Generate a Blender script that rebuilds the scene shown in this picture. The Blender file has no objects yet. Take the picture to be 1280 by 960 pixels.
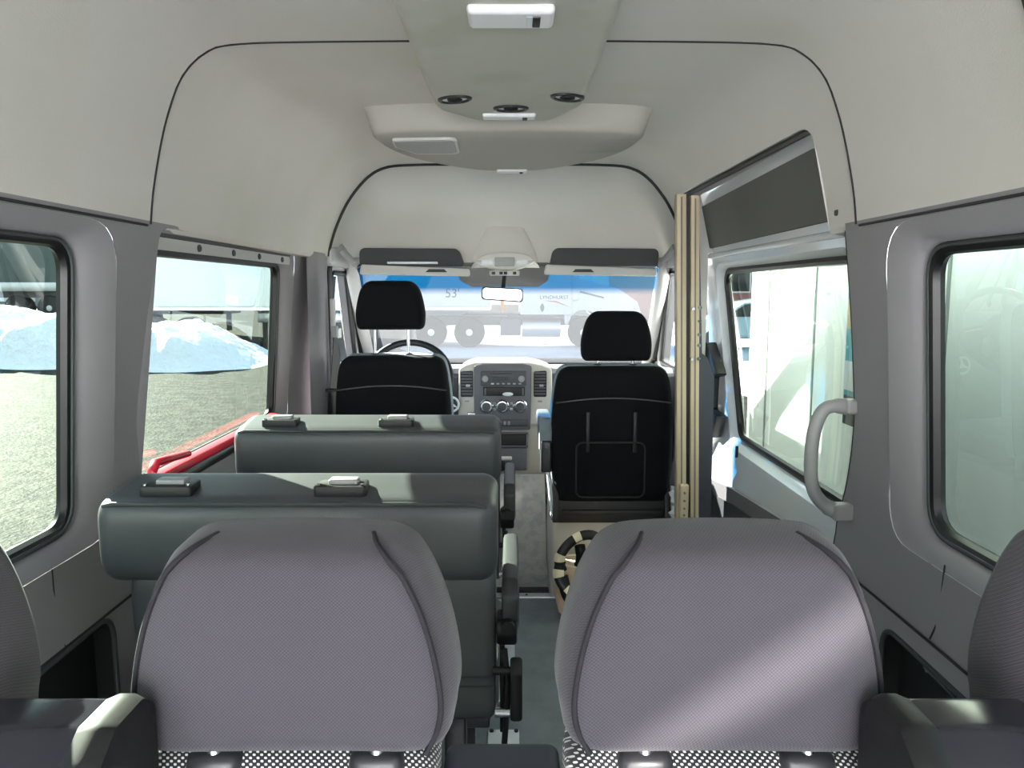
import bpy, bmesh, math, random
from mathutils import Vector, Matrix, noise
from mathutils.geometry import delaunay_2d_cdt
random.seed(7)
PI = math.pi
S = bpy.context.scene
COL = S.collection
YR = -1.2            # the open tailgate behind the photographer
X0 = -.02            # centre line of the van; the photographer stands 2 cm beside it
# ------------------------------------------------------------------ materials
def lin(c):
    c = c/255.0
    return c/12.92 if c <= .04045 else ((c+.055)/1.055)**2.4
def rgb(t): return (lin(t[0]), lin(t[1]), lin(t[2]), 1)
MATS = {}
def mat(name, col, rough=.5, metal=0, bump=None, spec=.5, vary=None, coat=0, sheen=0):
    m = bpy.data.materials.new(name); m.use_nodes = True
    nt = m.node_tree; b = nt.nodes['Principled BSDF']
    b.inputs['Base Color'].default_value = rgb(col)
    b.inputs['Roughness'].default_value = rough
    b.inputs['Metallic'].default_value = metal
    b.inputs['Specular IOR Level'].default_value = spec
    b.inputs['Coat Weight'].default_value = coat
    b.inputs['Sheen Weight'].default_value = sheen
    tc = None
    if bump or vary:
        tc = nt.nodes.new('ShaderNodeTexCoord')
    if vary:                                    # (scale, second colour, detail, threshold low, threshold high)
        n = nt.nodes.new('ShaderNodeTexNoise'); n.inputs['Scale'].default_value = vary[0]; n.inputs['Detail'].default_value = vary[2]
        r = nt.nodes.new('ShaderNodeValToRGB')
        r.color_ramp.elements[0].position = vary[3]; r.color_ramp.elements[1].position = vary[4]
        r.color_ramp.elements[0].color = rgb(col); r.color_ramp.elements[1].color = rgb(vary[1])
        nt.links.new(tc.outputs['Object'], n.inputs['Vector']); nt.links.new(n.outputs['Fac'], r.inputs['Fac'])
        nt.links.new(r.outputs['Color'], b.inputs['Base Color'])
    if bump:                                    # (scale, strength, distance)
        n = nt.nodes.new('ShaderNodeTexNoise'); n.inputs['Scale'].default_value = bump[0]; n.inputs['Detail'].default_value = 3
        k = nt.nodes.new('ShaderNodeBump'); k.inputs['Strength'].default_value = bump[1]; k.inputs['Distance'].default_value = bump[2]
        nt.links.new(tc.outputs['Object'], n.inputs['Vector']); nt.links.new(n.outputs['Fac'], k.inputs['Height'])
        nt.links.new(k.outputs['Normal'], b.inputs['Normal'])
    MATS[name] = m
    return m
def weave(name, col, col2, scale, sharp, rough=.9, xyz=(1, 0, 1)):
    """woven cloth: a grid of threads from two crossed sine waves in object space"""
    m = mat(name, col, rough, sheen=.15); nt = m.node_tree; b = nt.nodes['Principled BSDF']
    tc = nt.nodes.new('ShaderNodeTexCoord'); sp = nt.nodes.new('ShaderNodeSeparateXYZ'); nt.links.new(tc.outputs['Object'], sp.inputs[0])
    def wave(sock, off):
        a = nt.nodes.new('ShaderNodeMath'); a.operation = 'MULTIPLY'; a.inputs[1].default_value = scale; nt.links.new(sock, a.inputs[0])
        s = nt.nodes.new('ShaderNodeMath'); s.operation = 'SINE'; nt.links.new(a.outputs[0], s.inputs[0])
        return s.outputs[0]
    p = nt.nodes.new('ShaderNodeMath'); p.operation = 'MULTIPLY'
    ad = nt.nodes.new('ShaderNodeMath'); ad.operation = 'ADD'; nt.links.new(sp.outputs[0], ad.inputs[0])
    yk = nt.nodes.new('ShaderNodeMath'); yk.operation = 'MULTIPLY'; yk.inputs[1].default_value = .35; nt.links.new(sp.outputs[1], yk.inputs[0]); nt.links.new(yk.outputs[0], ad.inputs[1])
    az_ = nt.nodes.new('ShaderNodeMath'); az_.operation = 'MULTIPLY_ADD'; az_.inputs[1].default_value = .8; nt.links.new(sp.outputs[1], az_.inputs[0]); nt.links.new(sp.outputs[2], az_.inputs[2])
    nt.links.new(wave(ad.outputs[0], 0), p.inputs[0]); nt.links.new(wave(az_.outputs[0], 0), p.inputs[1])
    r = nt.nodes.new('ShaderNodeValToRGB'); r.color_ramp.elements[0].position = sharp[0]; r.color_ramp.elements[1].position = sharp[1]
    r.color_ramp.elements[0].color = rgb(col); r.color_ramp.elements[1].color = rgb(col2)
    q = nt.nodes.new('ShaderNodeMath'); q.operation = 'MULTIPLY_ADD'; q.inputs[1].default_value = .5; q.inputs[2].default_value = .5
    nt.links.new(p.outputs[0], q.inputs[0]); nt.links.new(q.outputs[0], r.inputs['Fac'])
    nt.links.new(r.outputs['Color'], b.inputs['Base Color'])
    k = nt.nodes.new('ShaderNodeBump'); k.inputs['Strength'].default_value = .25; k.inputs['Distance'].default_value = .001
    nt.links.new(q.outputs[0], k.inputs['Height']); nt.links.new(k.outputs['Normal'], b.inputs['Normal'])
    return m
def glass(name, tint, haze=0, hazecol=(255, 255, 255), band=None):
    """clear or tinted automotive glass: tinted see-through plus mirror reflection by angle, plus a film of road haze"""
    m = bpy.data.materials.new(name); m.use_nodes = True; nt = m.node_tree
    nt.nodes.remove(nt.nodes['Principled BSDF']); out = nt.nodes['Material Output']
    t = nt.nodes.new('ShaderNodeBsdfTransparent'); t.inputs[0].default_value = (*tint, 1)
    g = nt.nodes.new('ShaderNodeBsdfGlossy'); g.inputs['Roughness'].default_value = .0; g.inputs['Color'].default_value = (.9, .95, .92, 1)
    f = nt.nodes.new('ShaderNodeFresnel'); gm = nt.nodes.new('ShaderNodeNewGeometry'); io = nt.nodes.new('ShaderNodeMath'); io.operation = 'MULTIPLY_ADD'
    io.inputs[1].default_value = 1/1.5-1.5; io.inputs[2].default_value = 1.5      # the same mirror strength from either face of the pane
    nt.links.new(gm.outputs['Backfacing'], io.inputs[0]); nt.links.new(io.outputs[0], f.inputs['IOR'])
    base = t.outputs[0]
    if band:                                     # shade band across the top of a windscreen: (z low, z high, tint)
        tc = nt.nodes.new('ShaderNodeTexCoord'); sp = nt.nodes.new('ShaderNodeSeparateXYZ'); nt.links.new(tc.outputs['Object'], sp.inputs[0])
        mr = nt.nodes.new('ShaderNodeMapRange'); mr.inputs[1].default_value = band[0]; mr.inputs[2].default_value = band[1]; nt.links.new(sp.outputs[2], mr.inputs[0])
        mx = nt.nodes.new('ShaderNodeMix'); mx.data_type = 'RGBA'; mx.inputs[6].default_value = (*tint, 1); mx.inputs[7].default_value = (*band[2], 1)
        nt.links.new(mr.outputs[0], mx.inputs[0]); nt.links.new(mx.outputs[2], t.inputs[0])
    if haze:
        d = nt.nodes.new('ShaderNodeBsdfTranslucent'); d.inputs[0].default_value = rgb(hazecol)
        if band:
            hm = nt.nodes.new('ShaderNodeMix'); hm.data_type = 'RGBA'; hm.inputs[6].default_value = rgb(hazecol); hm.inputs[7].default_value = (.003, .28, .62, 1)
            nt.links.new(mr.outputs[0], hm.inputs[0]); nt.links.new(hm.outputs[2], d.inputs[0])
        h = nt.nodes.new('ShaderNodeMixShader'); h.inputs[0].default_value = haze
        nt.links.new(base, h.inputs[1]); nt.links.new(d.outputs[0], h.inputs[2]); base = h.outputs[0]
    x = nt.nodes.new('ShaderNodeMixShader'); nt.links.new(f.outputs[0], x.inputs[0]); nt.links.new(base, x.inputs[1]); nt.links.new(g.outputs[0], x.inputs[2])
    nt.links.new(x.outputs[0], out.inputs[0])
    MATS[name] = m
    return m
mat('headliner', (214, 210, 206), .85, bump=(260, .25, .002), spec=.2, vary=(2.2, (208, 205, 196), 3, .45, .7))
mat('unit_grey', (164, 160, 154), .7)
mat('duct', (196, 194, 186), .6, spec=.3, vary=(5, (186, 186, 172), 2, .48, .62))
mat('trim', (146, 143, 147), .68, bump=(420, .12, .001), spec=.15)
mat('trim_light', (190, 188, 186), .5, spec=.35)
mat('trim_mid', (118, 116, 120), .5, bump=(420, .12, .001))
mat('trim_dark', (62, 66, 68), .6)
mat('black', (12, 12, 14), .5)
mat('rubber', (14, 15, 17), .38)
mat('seam', (44, 44, 46), .8)
mat('fabric_grey_seam', (30, 28, 34), .9)
mat('pocket', (20, 23, 24), .7)
mat('floor', (120, 127, 134), .42, vary=(9, (106, 113, 120), 6, .4, .65))
mat('cab_floor', (172, 170, 164), .5, vary=(24, (152, 154, 156), 8, .45, .6), bump=(60, .5, .004))
mat('alu', (205, 208, 212), .32, metal=.85)
mat('steel', (190, 192, 196), .25, metal=1)
mat('white_paint', (224, 229, 234), .18, coat=.6)
mat('white_plate', (222, 226, 232), .35)
mat('vinyl', (72, 74, 77), .42, bump=(140, .12, .001), vary=(6, (64, 67, 71), 3, .4, .7))
mat('arm_grey', (56, 58, 60), .45)
mat('vinyl_seam', (58, 62, 62), .6)
mat('plastic_dark', (40, 41, 44), .33, bump=(500, .08, .0005))
mat('plastic_gloss', (34, 34, 42), .22, bump=(500, .06, .0005))
mat('plastic_grey', (150, 150, 150), .45)
mat('seat_backlit', (11, 12, 16), .9, spec=.2)  # near black: backlit shade of the seats put into the colour
mat('seat_grey', (120, 132, 140), .8)
mat('dash_dark', (66, 67, 73), .5)
mat('dash_mid', (92, 92, 98), .5)
mat('dash_light', (196, 190, 182), .5)
mat('dash_top_sunlit', (150, 150, 150), .6)  # lightened above the dark dash body, sun glare put into the colour
mat('beige', (176, 168, 156), .6)
mat('cream', (196, 178, 150), .45, bump=(90, .15, .002))
mat('panel_slate', (58, 62, 74), .6)
mat('tan', (206, 178, 150), .7)
mat('webbing', (236, 222, 190), .75)
mat('door_panel', (104, 104, 100), .75)
mat('red', (214, 36, 58), .35)
mat('glass_mirror', (230, 232, 232), .03, metal=1)
mat('lens', (226, 226, 230), .3)
mat('visor', (196, 192, 188), .7)
mat('shelf', (70, 70, 74), .85)  # dark tone stands for the shade inside the open shelf
mat('asphalt', (38, 39, 37), .75, vary=(5, (64, 64, 59), 14, .40, .62), bump=(22, .7, .03), spec=.08)
mat('snow', (236, 240, 246), .7, bump=(5, .8, .12))
mat('snow_lot', (196, 204, 214), .75, vary=(.22, (136, 146, 158), 6, .4, .62), bump=(4, .5, .05))
mat('trailer_white', (226, 230, 232), .4)
mat('trailer_grey', (72, 84, 84), .5)
mat('trailer_wall', (244, 245, 242), .45)
mat('wall_joint', (150, 156, 154), .6)
mat('tyre', (42, 43, 46), .8)
mat('chassis', (66, 68, 72), .6)
mat('car_paint', (150, 172, 184), .25, coat=.6)
mat('dark_glass', (34, 38, 42), .12)
mat('brick', (150, 96, 92), .85)
mat('cladding', (128, 138, 142), .7)
mat('sign_blue', (60, 120, 200), .5)
mat('orange', (226, 150, 50), .5)
mat('ink', (58, 60, 66), .6)
mat('red_ink', (190, 90, 90), .6)
mat('poster_blue', (70, 160, 180), .5)
mat('crystal', (232, 236, 238), .15)
mat('pole', (120, 112, 100), .6)
weave('headrest_cloth', (54, 51, 58), (72, 68, 75), 1900, (.35, .65))
weave('dotted_cloth', (26, 27, 32), (214, 214, 210), 900, (.62, .72))
glass('tinted', (.365, .435, .375))
glass('clear', (.235, .25, .255), haze=.023, hazecol=(240, 246, 255), band=(1.232, 1.268, (.001, .04, .10)))
glass('door_glass', (.8, .86, .86))
# ------------------------------------------------------------------ objects
def tag(o, label=None, cat=None, group=None, kind=None):
    if label: o['label'] = label
    if cat: o['category'] = cat
    if group: o['group'] = group
    if kind: o['kind'] = kind
    return o
def empty(name, loc, label=None, cat=None, group=None, kind=None):
    o = bpy.data.objects.new(name, None); o.empty_display_size = .05; COL.objects.link(o); o.location = loc
    return tag(o, label, cat, group, kind)
def obj(name, bm, m, parent=None, smooth=True, sub=0, sharp=40, wn=False):
    """links a bmesh (in world coordinates) as one mesh object, under parent when there is one"""
    me = bpy.data.meshes.new(name)
    bmesh.ops.recalc_face_normals(bm, faces=bm.faces)
    bm.to_mesh(me); bm.free()
    ms = m if isinstance(m, (list, tuple)) else [m]
    for k in ms: me.materials.append(MATS[k])
    for p in me.polygons: p.use_smooth = smooth
    if smooth and not sub: me.set_sharp_from_angle(angle=math.radians(sharp))
    o = bpy.data.objects.new(name, me); COL.objects.link(o)
    if parent is not None:
        o.parent = parent
        w = parent_origin(parent)
        me.transform(Matrix.Translation(-w))
    if sub:
        s = o.modifiers.new('s', 'SUBSURF'); s.levels = sub; s.render_levels = sub
    if wn: o.modifiers.new('w', 'WEIGHTED_NORMAL').keep_sharp = True
    return o
def parent_origin(p):
    w = Vector((0, 0, 0))
    while p is not None: w += p.location; p = p.parent
    return w
def copy_tree(o, loc=None, parent=None):
    c = o.copy(); COL.objects.link(c)
    if parent is not None: c.parent = parent
    if loc is not None: c.location = loc
    for ch in list(o.children): copy_tree(ch, None, c)
    return c
B = bmesh.new
def rbox(bm, x0, x1, y0, y1, z0, z1, r=.01, seg=3, mi=0):
    M = Matrix.Translation(((x0+x1)/2, (y0+y1)/2, (z0+z1)/2)) @ Matrix.Diagonal((abs(x1-x0), abs(y1-y0), abs(z1-z0), 1))
    d = bmesh.ops.create_cube(bm, size=1, matrix=M)
    vs = d['verts']; r = min(r, .49*min(abs(x1-x0), abs(y1-y0), abs(z1-z0)))
    es = list({e for v in vs for e in v.link_edges}); fs = list({f for v in vs for f in v.link_faces})
    for f in fs: f.material_index = mi
    if r > 0:
        q = bmesh.ops.bevel(bm, geom=es+vs, offset=r, segments=seg, profile=.5, affect='EDGES')
        for f in q['faces']: f.material_index = mi
    return bm
def box(*a, **k): return rbox(B(), *a, **k)
def tube(bm, pts, r, n=10, closed=False, flat=None, cap=True, up=None):
    pts = [Vector(p) for p in pts]; N = len(pts); rings = []
    nrm = None
    for i, p in enumerate(pts):
        a = pts[(i-1) % N] if (closed or i > 0) else p; b = pts[(i+1) % N] if (closed or i < N-1) else p
        t = (b-a).normalized()
        if nrm is None:
            nrm = Vector(up) if up else (Vector((0, 0, 1)) if abs(t.z) < .9 else Vector((1, 0, 0)))
        nrm = (nrm - t*nrm.dot(t)).normalized(); bn = t.cross(nrm)
        rr = r[i] if isinstance(r, (list, tuple)) else r
        fa = flat or 1
        rings.append([bm.verts.new(p + nrm*math.cos(2*PI*k/n)*rr + bn*math.sin(2*PI*k/n)*rr*fa) for k in range(n)])
    for i in range(N if closed else N-1):
        A, C = rings[i], rings[(i+1) % N]
        for k in range(n): bm.faces.new((A[k], A[(k+1) % n], C[(k+1) % n], C[k]))
    if cap and not closed:
        bm.faces.new(rings[0]); bm.faces.new(rings[-1])
    return bm
def loft(bm, loops, cap=True, ring=True, mi=0):
    R = [[bm.verts.new(p) for p in L] for L in loops]; n = len(R[0])
    for A, C in zip(R, R[1:]):
        for k in range(n if ring else n-1):
            bm.faces.new((A[k], A[(k+1) % n], C[(k+1) % n], C[k])).material_index = mi
    if cap:
        bm.faces.new(R[0]).material_index = mi; bm.faces.new(R[-1]).material_index = mi
    return bm
def cyl(bm, c, axis, r, h, n=20, r2=None, bev=0):
    axis = Vector(axis).normalized(); q = Vector((0, 0, 1)).rotation_difference(axis).to_matrix().to_4x4()
    M = Matrix.Translation(Vector(c)) @ q
    d = bmesh.ops.create_cone(bm, cap_ends=True, segments=n, radius1=r, radius2=r if r2 is None else r2, depth=h, matrix=M)
    if bev:
        es = [e for e in {e for v in d['verts'] for e in v.link_edges} if len(e.link_faces) == 2 and any(len(f.verts) > 4 for f in e.link_faces)]
        bmesh.ops.bevel(bm, geom=es, offset=bev, segments=2, affect='EDGES')
    return bm
def lathe(bm, c, axis, prof, n=28):
    """profile of (radius, height) pairs turned about axis"""
    axis = Vector(axis).normalized(); q = Vector((0, 0, 1)).rotation_difference(axis).to_matrix()
    c = Vector(c)
    return loft(bm, [[c + q @ Vector((r*math.cos(2*PI*k/n), r*math.sin(2*PI*k/n), h)) for k in range(n)] for r, h in prof])
def ball(bm, c, r, sc=(1, 1, 1), n=16):
    bmesh.ops.create_uvsphere(bm, u_segments=n, v_segments=n//2+2, radius=r, matrix=Matrix.Translation(Vector(c)) @ Matrix.Diagonal((*sc, 1)))
    return bm
def smooth_loop(pts, per=5, closed=True):
    """Catmull-Rom through 2D/3D points"""
    P = [Vector(p) for p in pts]; N = len(P); out = []
    for i in range(N if closed else N-1):
        if closed: a, b, c, d = P[i-1], P[i], P[(i+1) % N], P[(i+2) % N]
        else: a, b, c, d = P[max(i-1, 0)], P[i], P[i+1], P[min(i+2, N-1)]
        for k in range(per):
            t = k/per
            out.append(.5*((2*b) + (c-a)*t + (2*a-5*b+4*c-d)*t*t + (3*b-a-3*c+d)*t**3))
    if not closed: out.append(P[-1])
    return out
def round_poly(pts, r, seg=5):
    """polygon (2D) with its corners rounded; r a number or one per corner"""
    out = []; n = len(pts)
    for i in range(n):
        p = Vector(pts[i]); a = Vector(pts[i-1])-p; b = Vector(pts[(i+1) % n])-p
        ri = r[i] if isinstance(r, (list, tuple)) else r
        ang = a.angle(b); d = min(ri/math.tan(ang/2), .48*a.length, .48*b.length)
        A = p+a.normalized()*d; C = p+b.normalized()*d
        for k in range(seg+1):
            t = k/seg; out.append((1-t)**2*A + 2*t*(1-t)*p + t*t*C)
    return out
def rrect(a0, a1, b0, b1, r, seg=6):
    return round_poly([(a0, b0), (a1, b0), (a1, b1), (a0, b1)], r, seg)
def inside(p, L):
    c = False; n = len(L)
    for i in range(n):
        a, b = L[i], L[i-1]
        if (a[1] > p[1]) != (b[1] > p[1]) and p[0] < (b[0]-a[0])*(p[1]-a[1])/(b[1]-a[1])+a[0]: c = not c
    return c
def dist_loop(p, L):
    p = Vector(p[:2]); m = 9
    for i in range(len(L)):
        a, b = Vector(L[i-1][:2]), Vector(L[i][:2]); d = b-a
        t = max(0, min(1, (p-a).dot(d)/max(d.length_squared, 1e-12))); m = min(m, (a+d*t-p).length)
    return m
def sheet(bm, outer, holes, fn, step, flip=False):
    """a curved panel: a 2D outline with holes, filled with a fine grid and mapped into space by fn(u, v)"""
    def dense(L):
        out = []
        for i in range(len(L)):
            a, c = Vector(L[i][:2]), Vector(L[(i+1) % len(L)][:2]); k = max(1, int((c-a).length/(step*.8)))
            out += [a+(c-a)*(j/k) for j in range(k)]
        return out
    outer = dense(outer); holes = [dense(h) for h in holes]
    vs = []; es = []
    for L in [outer]+holes:
        s = len(vs); vs += [Vector((p[0], p[1])) for p in L]; es += [(s+i, s+(i+1) % len(L)) for i in range(len(L))]
    us = [p[0] for p in outer]; ws = [p[1] for p in outer]
    u = min(us)+step*.5
    while u < max(us):
        v = min(ws)+step*.5
        while v < max(ws):
            if inside((u, v), outer) and not any(inside((u, v), h) for h in holes) and min(dist_loop((u, v), L) for L in [outer]+holes) > step*.4:
                vs.append(Vector((u, v)))
            v += step
        u += step
    ov, oe, of, _, _, _ = delaunay_2d_cdt(vs, es, [], 0, 1e-6)
    V = [bm.verts.new(fn(p.x, p.y)) for p in ov]
    for f in of:
        c = sum((ov[i] for i in f), Vector((0, 0)))/len(f)
        if inside(c, outer) and not any(inside(c, h) for h in holes):
            try: bm.faces.new([V[i] for i in f])
            except ValueError: pass
    return bm
def interp(T, z):
    if z <= T[0][0]: return T[0][1]
    for (a, x), (b, y) in zip(T, T[1:]):
        if z <= b:
            t = (z-a)/(b-a); return x+(y-x)*t
    return T[-1][1]
def slab(bm, L, fn0, fn1, mi=0):
    """a plate between two mapped copies of one 2D outline"""
    return loft(bm, [[fn0(p[0], p[1]) for p in L], [fn1(p[0], p[1]) for p in L]], mi=mi)
def prism(bm, L, plane, a, b, bev=0, mi=0):
    """2D outline extruded from a to b along the axis that plane leaves out"""
    f = {'xz': lambda p, t: (p[0], t, p[1]), 'yz': lambda p, t: (t, p[0], p[1]), 'xy': lambda p, t: (p[0], p[1], t)}[plane]
    if bev:
        c = sum((Vector(p[:2]) for p in L), Vector((0, 0)))/len(L)
        def ins(d): 
            out = []; n = len(L)
            for i in range(n):
                p = Vector(L[i][:2]); q = (Vector(L[(i+1) % n][:2])-Vector(L[i-1][:2])).normalized(); nn = Vector((q.y, -q.x))
                if inside(p+nn*1e-4, L): nn = -nn
                out.append(p-nn*d)
            return out
        s = 1 if b > a else -1
        i1, i2 = ins(bev), ins(bev*.3)
        return loft(bm, [[f(p, a) for p in i1], [f(p, a+s*bev*.3) for p in i2], [f(p, a+s*bev) for p in L], [f(p, b-s*bev) for p in L], [f(p, b-s*bev*.3) for p in i2], [f(p, b) for p in i1]], mi=mi)
    return loft(bm, [[f(p, a) for p in L], [f(p, b) for p in L]], mi=mi)
def pillow(L, prof, cx=None):
    """a stuffed cushion: outline L in (x, z); prof = [(y, inset)...] from back to front, inset shrinks the outline"""
    n = len(L); c = sum((Vector(p[:2]) for p in L), Vector((0, 0)))/n
    loops = []
    for y, d in prof:
        loop = []
        for i in range(n):
            p = Vector(L[i][:2]); v = c-p
            k = min(.96, d/max(v.length, 1e-6))
            loop.append((p.x+v.x*k, y, p.y+v.y*k))
        loops.append(loop)
    return loft(B(), loops)
def text(name, body, size, m, loc, rot, parent=None, ext=.001):
    cu = bpy.data.curves.new(name, 'FONT'); cu.body = body; cu.size = size; cu.align_x = 'CENTER'; cu.align_y = 'CENTER'; cu.extrude = ext
    t = bpy.data.objects.new(name, cu); COL.objects.link(t); t.rotation_euler = rot
    bpy.context.view_layer.update()
    dg = bpy.context.evaluated_depsgraph_get()
    me = bpy.data.meshes.new_from_object(t.evaluated_get(dg)); bpy.data.objects.remove(t)
    me.materials.clear(); me.materials.append(MATS[m])
    o = bpy.data.objects.new(name, me); COL.objects.link(o); o.rotation_euler = rot
    o.location = Vector(loc) - (parent_origin(parent) if parent else Vector((0, 0, 0)))
    if parent: o.parent = parent
    return o
# ------------------------------------------------------------------ shell profiles
HW = [(0, .845), (.50, .85), (.555, .852), (.60, .868), (.75, .872), (.95, .868), (1.2, .845), (1.44, .818)]
GW = [(0, .93), (.6, .93), (1.0, .918), (1.42, .878), (1.75, .82)]
def hw(z): return interp(HW, z)
def gw(z): return interp(GW, z)
def wl(y, z): return (X0-hw(z), y, z)
def wr(y, z): return (X0+hw(z), y, z)
def mk(side, w, off=0): return lambda y, z: (X0+side*(w(z)+off), y, z)
YS = 1.82            # the cross seam of the headliner
P_REAR = [(.822, 1.405), (.812, 1.48), (.79, 1.58), (.766, 1.66), (.732, 1.735), (.68, 1.785), (.61, 1.806), (.40, 1.812), (.0, 1.814)]
P_CAB = [(.782, 1.40), (.775, 1.44), (.745, 1.53), (.69, 1.64), (.61, 1.735), (.53, 1.78), (.42, 1.792), (.2, 1.795), (0, 1.796)]
def prof(y, s, off=0):
    """headliner: s runs 0..16 from the left lower edge over the roof to the right lower edge"""
    side = -1; q = s
    if s > 8: side = 1; q = 16-s
    i = min(int(q), 7); t = q-i
    f = max(0, min(1, (y-1.95)/(3.4-1.95))); f = f*f*(3-2*f)
    def cr(P):
        a, b, c, d = P[max(i-1, 0)], P[i], P[i+1], P[i+2] if i+2 < 9 else (-P[7][0], P[7][1])
        return [.5*((2*b[k])+(c[k]-a[k])*t+(2*a[k]-5*b[k]+4*c[k]-d[k])*t*t+(3*b[k]-a[k]-3*c[k]+d[k])*t**3) for k in (0, 1)]
    A, C = cr(P_REAR), cr(P_CAB)
    x = A[0]+(C[0]-A[0])*f; z = A[1]+(C[1]-A[1])*f
    return (X0+side*(x+off*min(1, x/.5)), y, z+off*(1 if z > 1.6 else (z-1.40)/.2))
K = .13              # domain scale for s
# ------------------------------------------------------------------ floor
fl = obj('floor', box(-.92, .92, YR, 3.06, -.05, 0, r=0), 'floor'); tag(fl, kind='structure')
bm = B()
L = round_poly([(3.06, -.05), (4.5, -.05), (4.5, .38), (3.68, .37), (3.55, .21), (3.40, .03), (3.30, -.005), (3.12, -.012), (3.06, -.02)], .005, 2)
prism(bm, L, 'yz', -.8, .16)
cf = obj('floor_cab', bm, 'cab_floor'); tag(cf, kind='structure')
obj('floor_cab_step', box(.16, .84, 3.06, 4.5, -.05, .0, r=.01), 'cab_floor', cf)
bm = box(-.26, .155, 3.09, 3.14, -.02, .003, r=.004); obj('slot_grille', bm, 'black', cf)
t1 = obj('trim_1', box(-.55, .86, 3.02, 3.065, -.001, .006, r=.002), 'alu'); tag(t1, kind='structure')
obj('rivet', cyl(B(), (.06, 3.042, .007), (0, 0, 1), .005, .003), 'black', t1)
# ------------------------------------------------------------------ left wall
W1o = rrect(-.30, 1.68, .715, 1.395, [.1, .1, .12, .12]); W1g = rrect(-.25, 1.57, .755, 1.352, [.07, .07, .075, .075])
W2o = round_poly([(1.80, .752), (3.02, .752), (3.03, 1.403), (1.87, 1.403)], [.03, .05, .07, .05], 6); W2g = rrect(1.72, 2.95, .770, 1.352, .06)
pocL = round_poly([(.9, .16), (1.60, .16), (1.60, .553), (.9, .545)], [.03, .03, .05, .03], 5)
wallL = sheet(B(), [(YR, 0), (3.40, 0), (3.40, 1.412), (YR, 1.412)], [W1o, W2o, pocL], wl, .09)
wl_o = obj('wall_left', wallL, 'trim'); tag(wl_o, kind='structure')
def pocket(L, f, side, name, parent):
    b = B(); A = [f(*p) for p in L]; C = [(q[0]+side*.045, q[1], q[2]) for q in A]
    loft(b, [A, C], cap=False); b.faces.new([b.verts.new(q) for q in C])
    return obj(name, b, 'pocket', parent)
pocket(pocL, wl, -1, 'storage_recess', wl_o)
obj('recess_edge', tube(B(), [wl(*p) for p in pocL], .006, 8, True), 'trim_dark', wl_o)
obj('panel_joint', tube(B(), [wl(y, .558) for y in [-.4, .4, 1.0, 1.6, 1.8]], .003, 6), 'seam', wl_o)
obj('panel_joint', tube(B(), [wl(1.43+.03*(z-.6), z) for z in (.56, .6, .65, .70, .715)], .002, 6), 'seam', wl_o)
def window(name, og, ig, side, gmat, seal=.016, wmat='trim', extra=.0):
    """reveal from the trim opening out to the glass, rubber seal and pane"""
    fo = mk(side, hw, .001); fi = mk(side, gw)
    b = B()
    n = len(og); mid = []
    for p, q in zip(og, ig):
        a = Vector(fo(*p)); c = Vector(fi(*q)); m = a*.35+c*.65; m.x = a.x*.75+c.x*.25; mid.append(m)
    ed = []
    for p, q in zip(og, ig):
        a = Vector(fo(*p)); c = Vector(fi(*q)); m = a*.9+c*.1; m.x = a.x+side*.004; ed.append(m)
    m2 = []
    for p, q in zip(og, ig):
        a = Vector(fo(*p)); c = Vector(fi(*q)); m = a*.08+c*.92; m.x = a.x*.3+c.x*.7; m2.append(m)
    loft(b, [[fo(*p) for p in og], mid, m2, [fi(*q) for q in ig]], cap=False)
    o = obj(name, b, wmat, sharp=180); tag(o, kind='structure')
    g = sheet(B(), ig, [], mk(side, gw, .004), .25); obj('glass', g, gmat, o)
    obj('rubber_seal', tube(B(), [mk(side, gw, -.006)(*q) for q in ig], seal, 8, True), 'rubber', o)
    obj('seal_lip', tube(B(), [mk(side, gw, -.022)(*q) for q in [Vector(p)*1.0 for p in ig]], .0045, 6, True), 'trim_dark', o)
    return o
w1 = window('window_1', W1o, W1g, -1, 'tinted')
w2 = window('window_2', W2o, W2g, -1, 'tinted')
# bare metal strip with screws over the second window, red release bar along its sill
b = B(); sheet(b, rrect(1.84, 2.985, 1.350, 1.380, .006, 2), [], mk(-1, gw, -.050), .2)
strip = obj('header_strip', b, 'trim_light', w2)
obj('gap_shade', tube(B(), [mk(-1, hw, .012)(y, 1.388) for y in (1.86, 2.4, 3.0)], .008, 8), 'trim_dark', w2)  # dark strip drawn as the shade of the recess over the window
for y in (2.12, 2.38, 2.62, 2.88):
    q = mk(-1, gw, -.052)(y, 1.366); obj('screw', cyl(B(), q, (1, 0, 0), .010, .008, 12, bev=.002), 'trim_dark', strip)
bm = box(X0-.912, X0-.872, 1.74, 2.92, .752, .786, r=.006); obj('sill_guide', bm, 'red', w2)
obj('sill_seal', box(X0-.872, X0-.85, 1.72, 2.95, .745, .768, r=.006), 'rubber', w2)
bm = B(); tube(bm, [(-.893, 1.86, .775), (-.893, 1.865, .805), (-.895, 1.89, .822), (-.897, 1.97, .815), (-.899, 2.09, .803)], [.012, .013, .014, .013, .012], 10, flat=.8); obj('release_handle', bm, 'red', w2)
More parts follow.
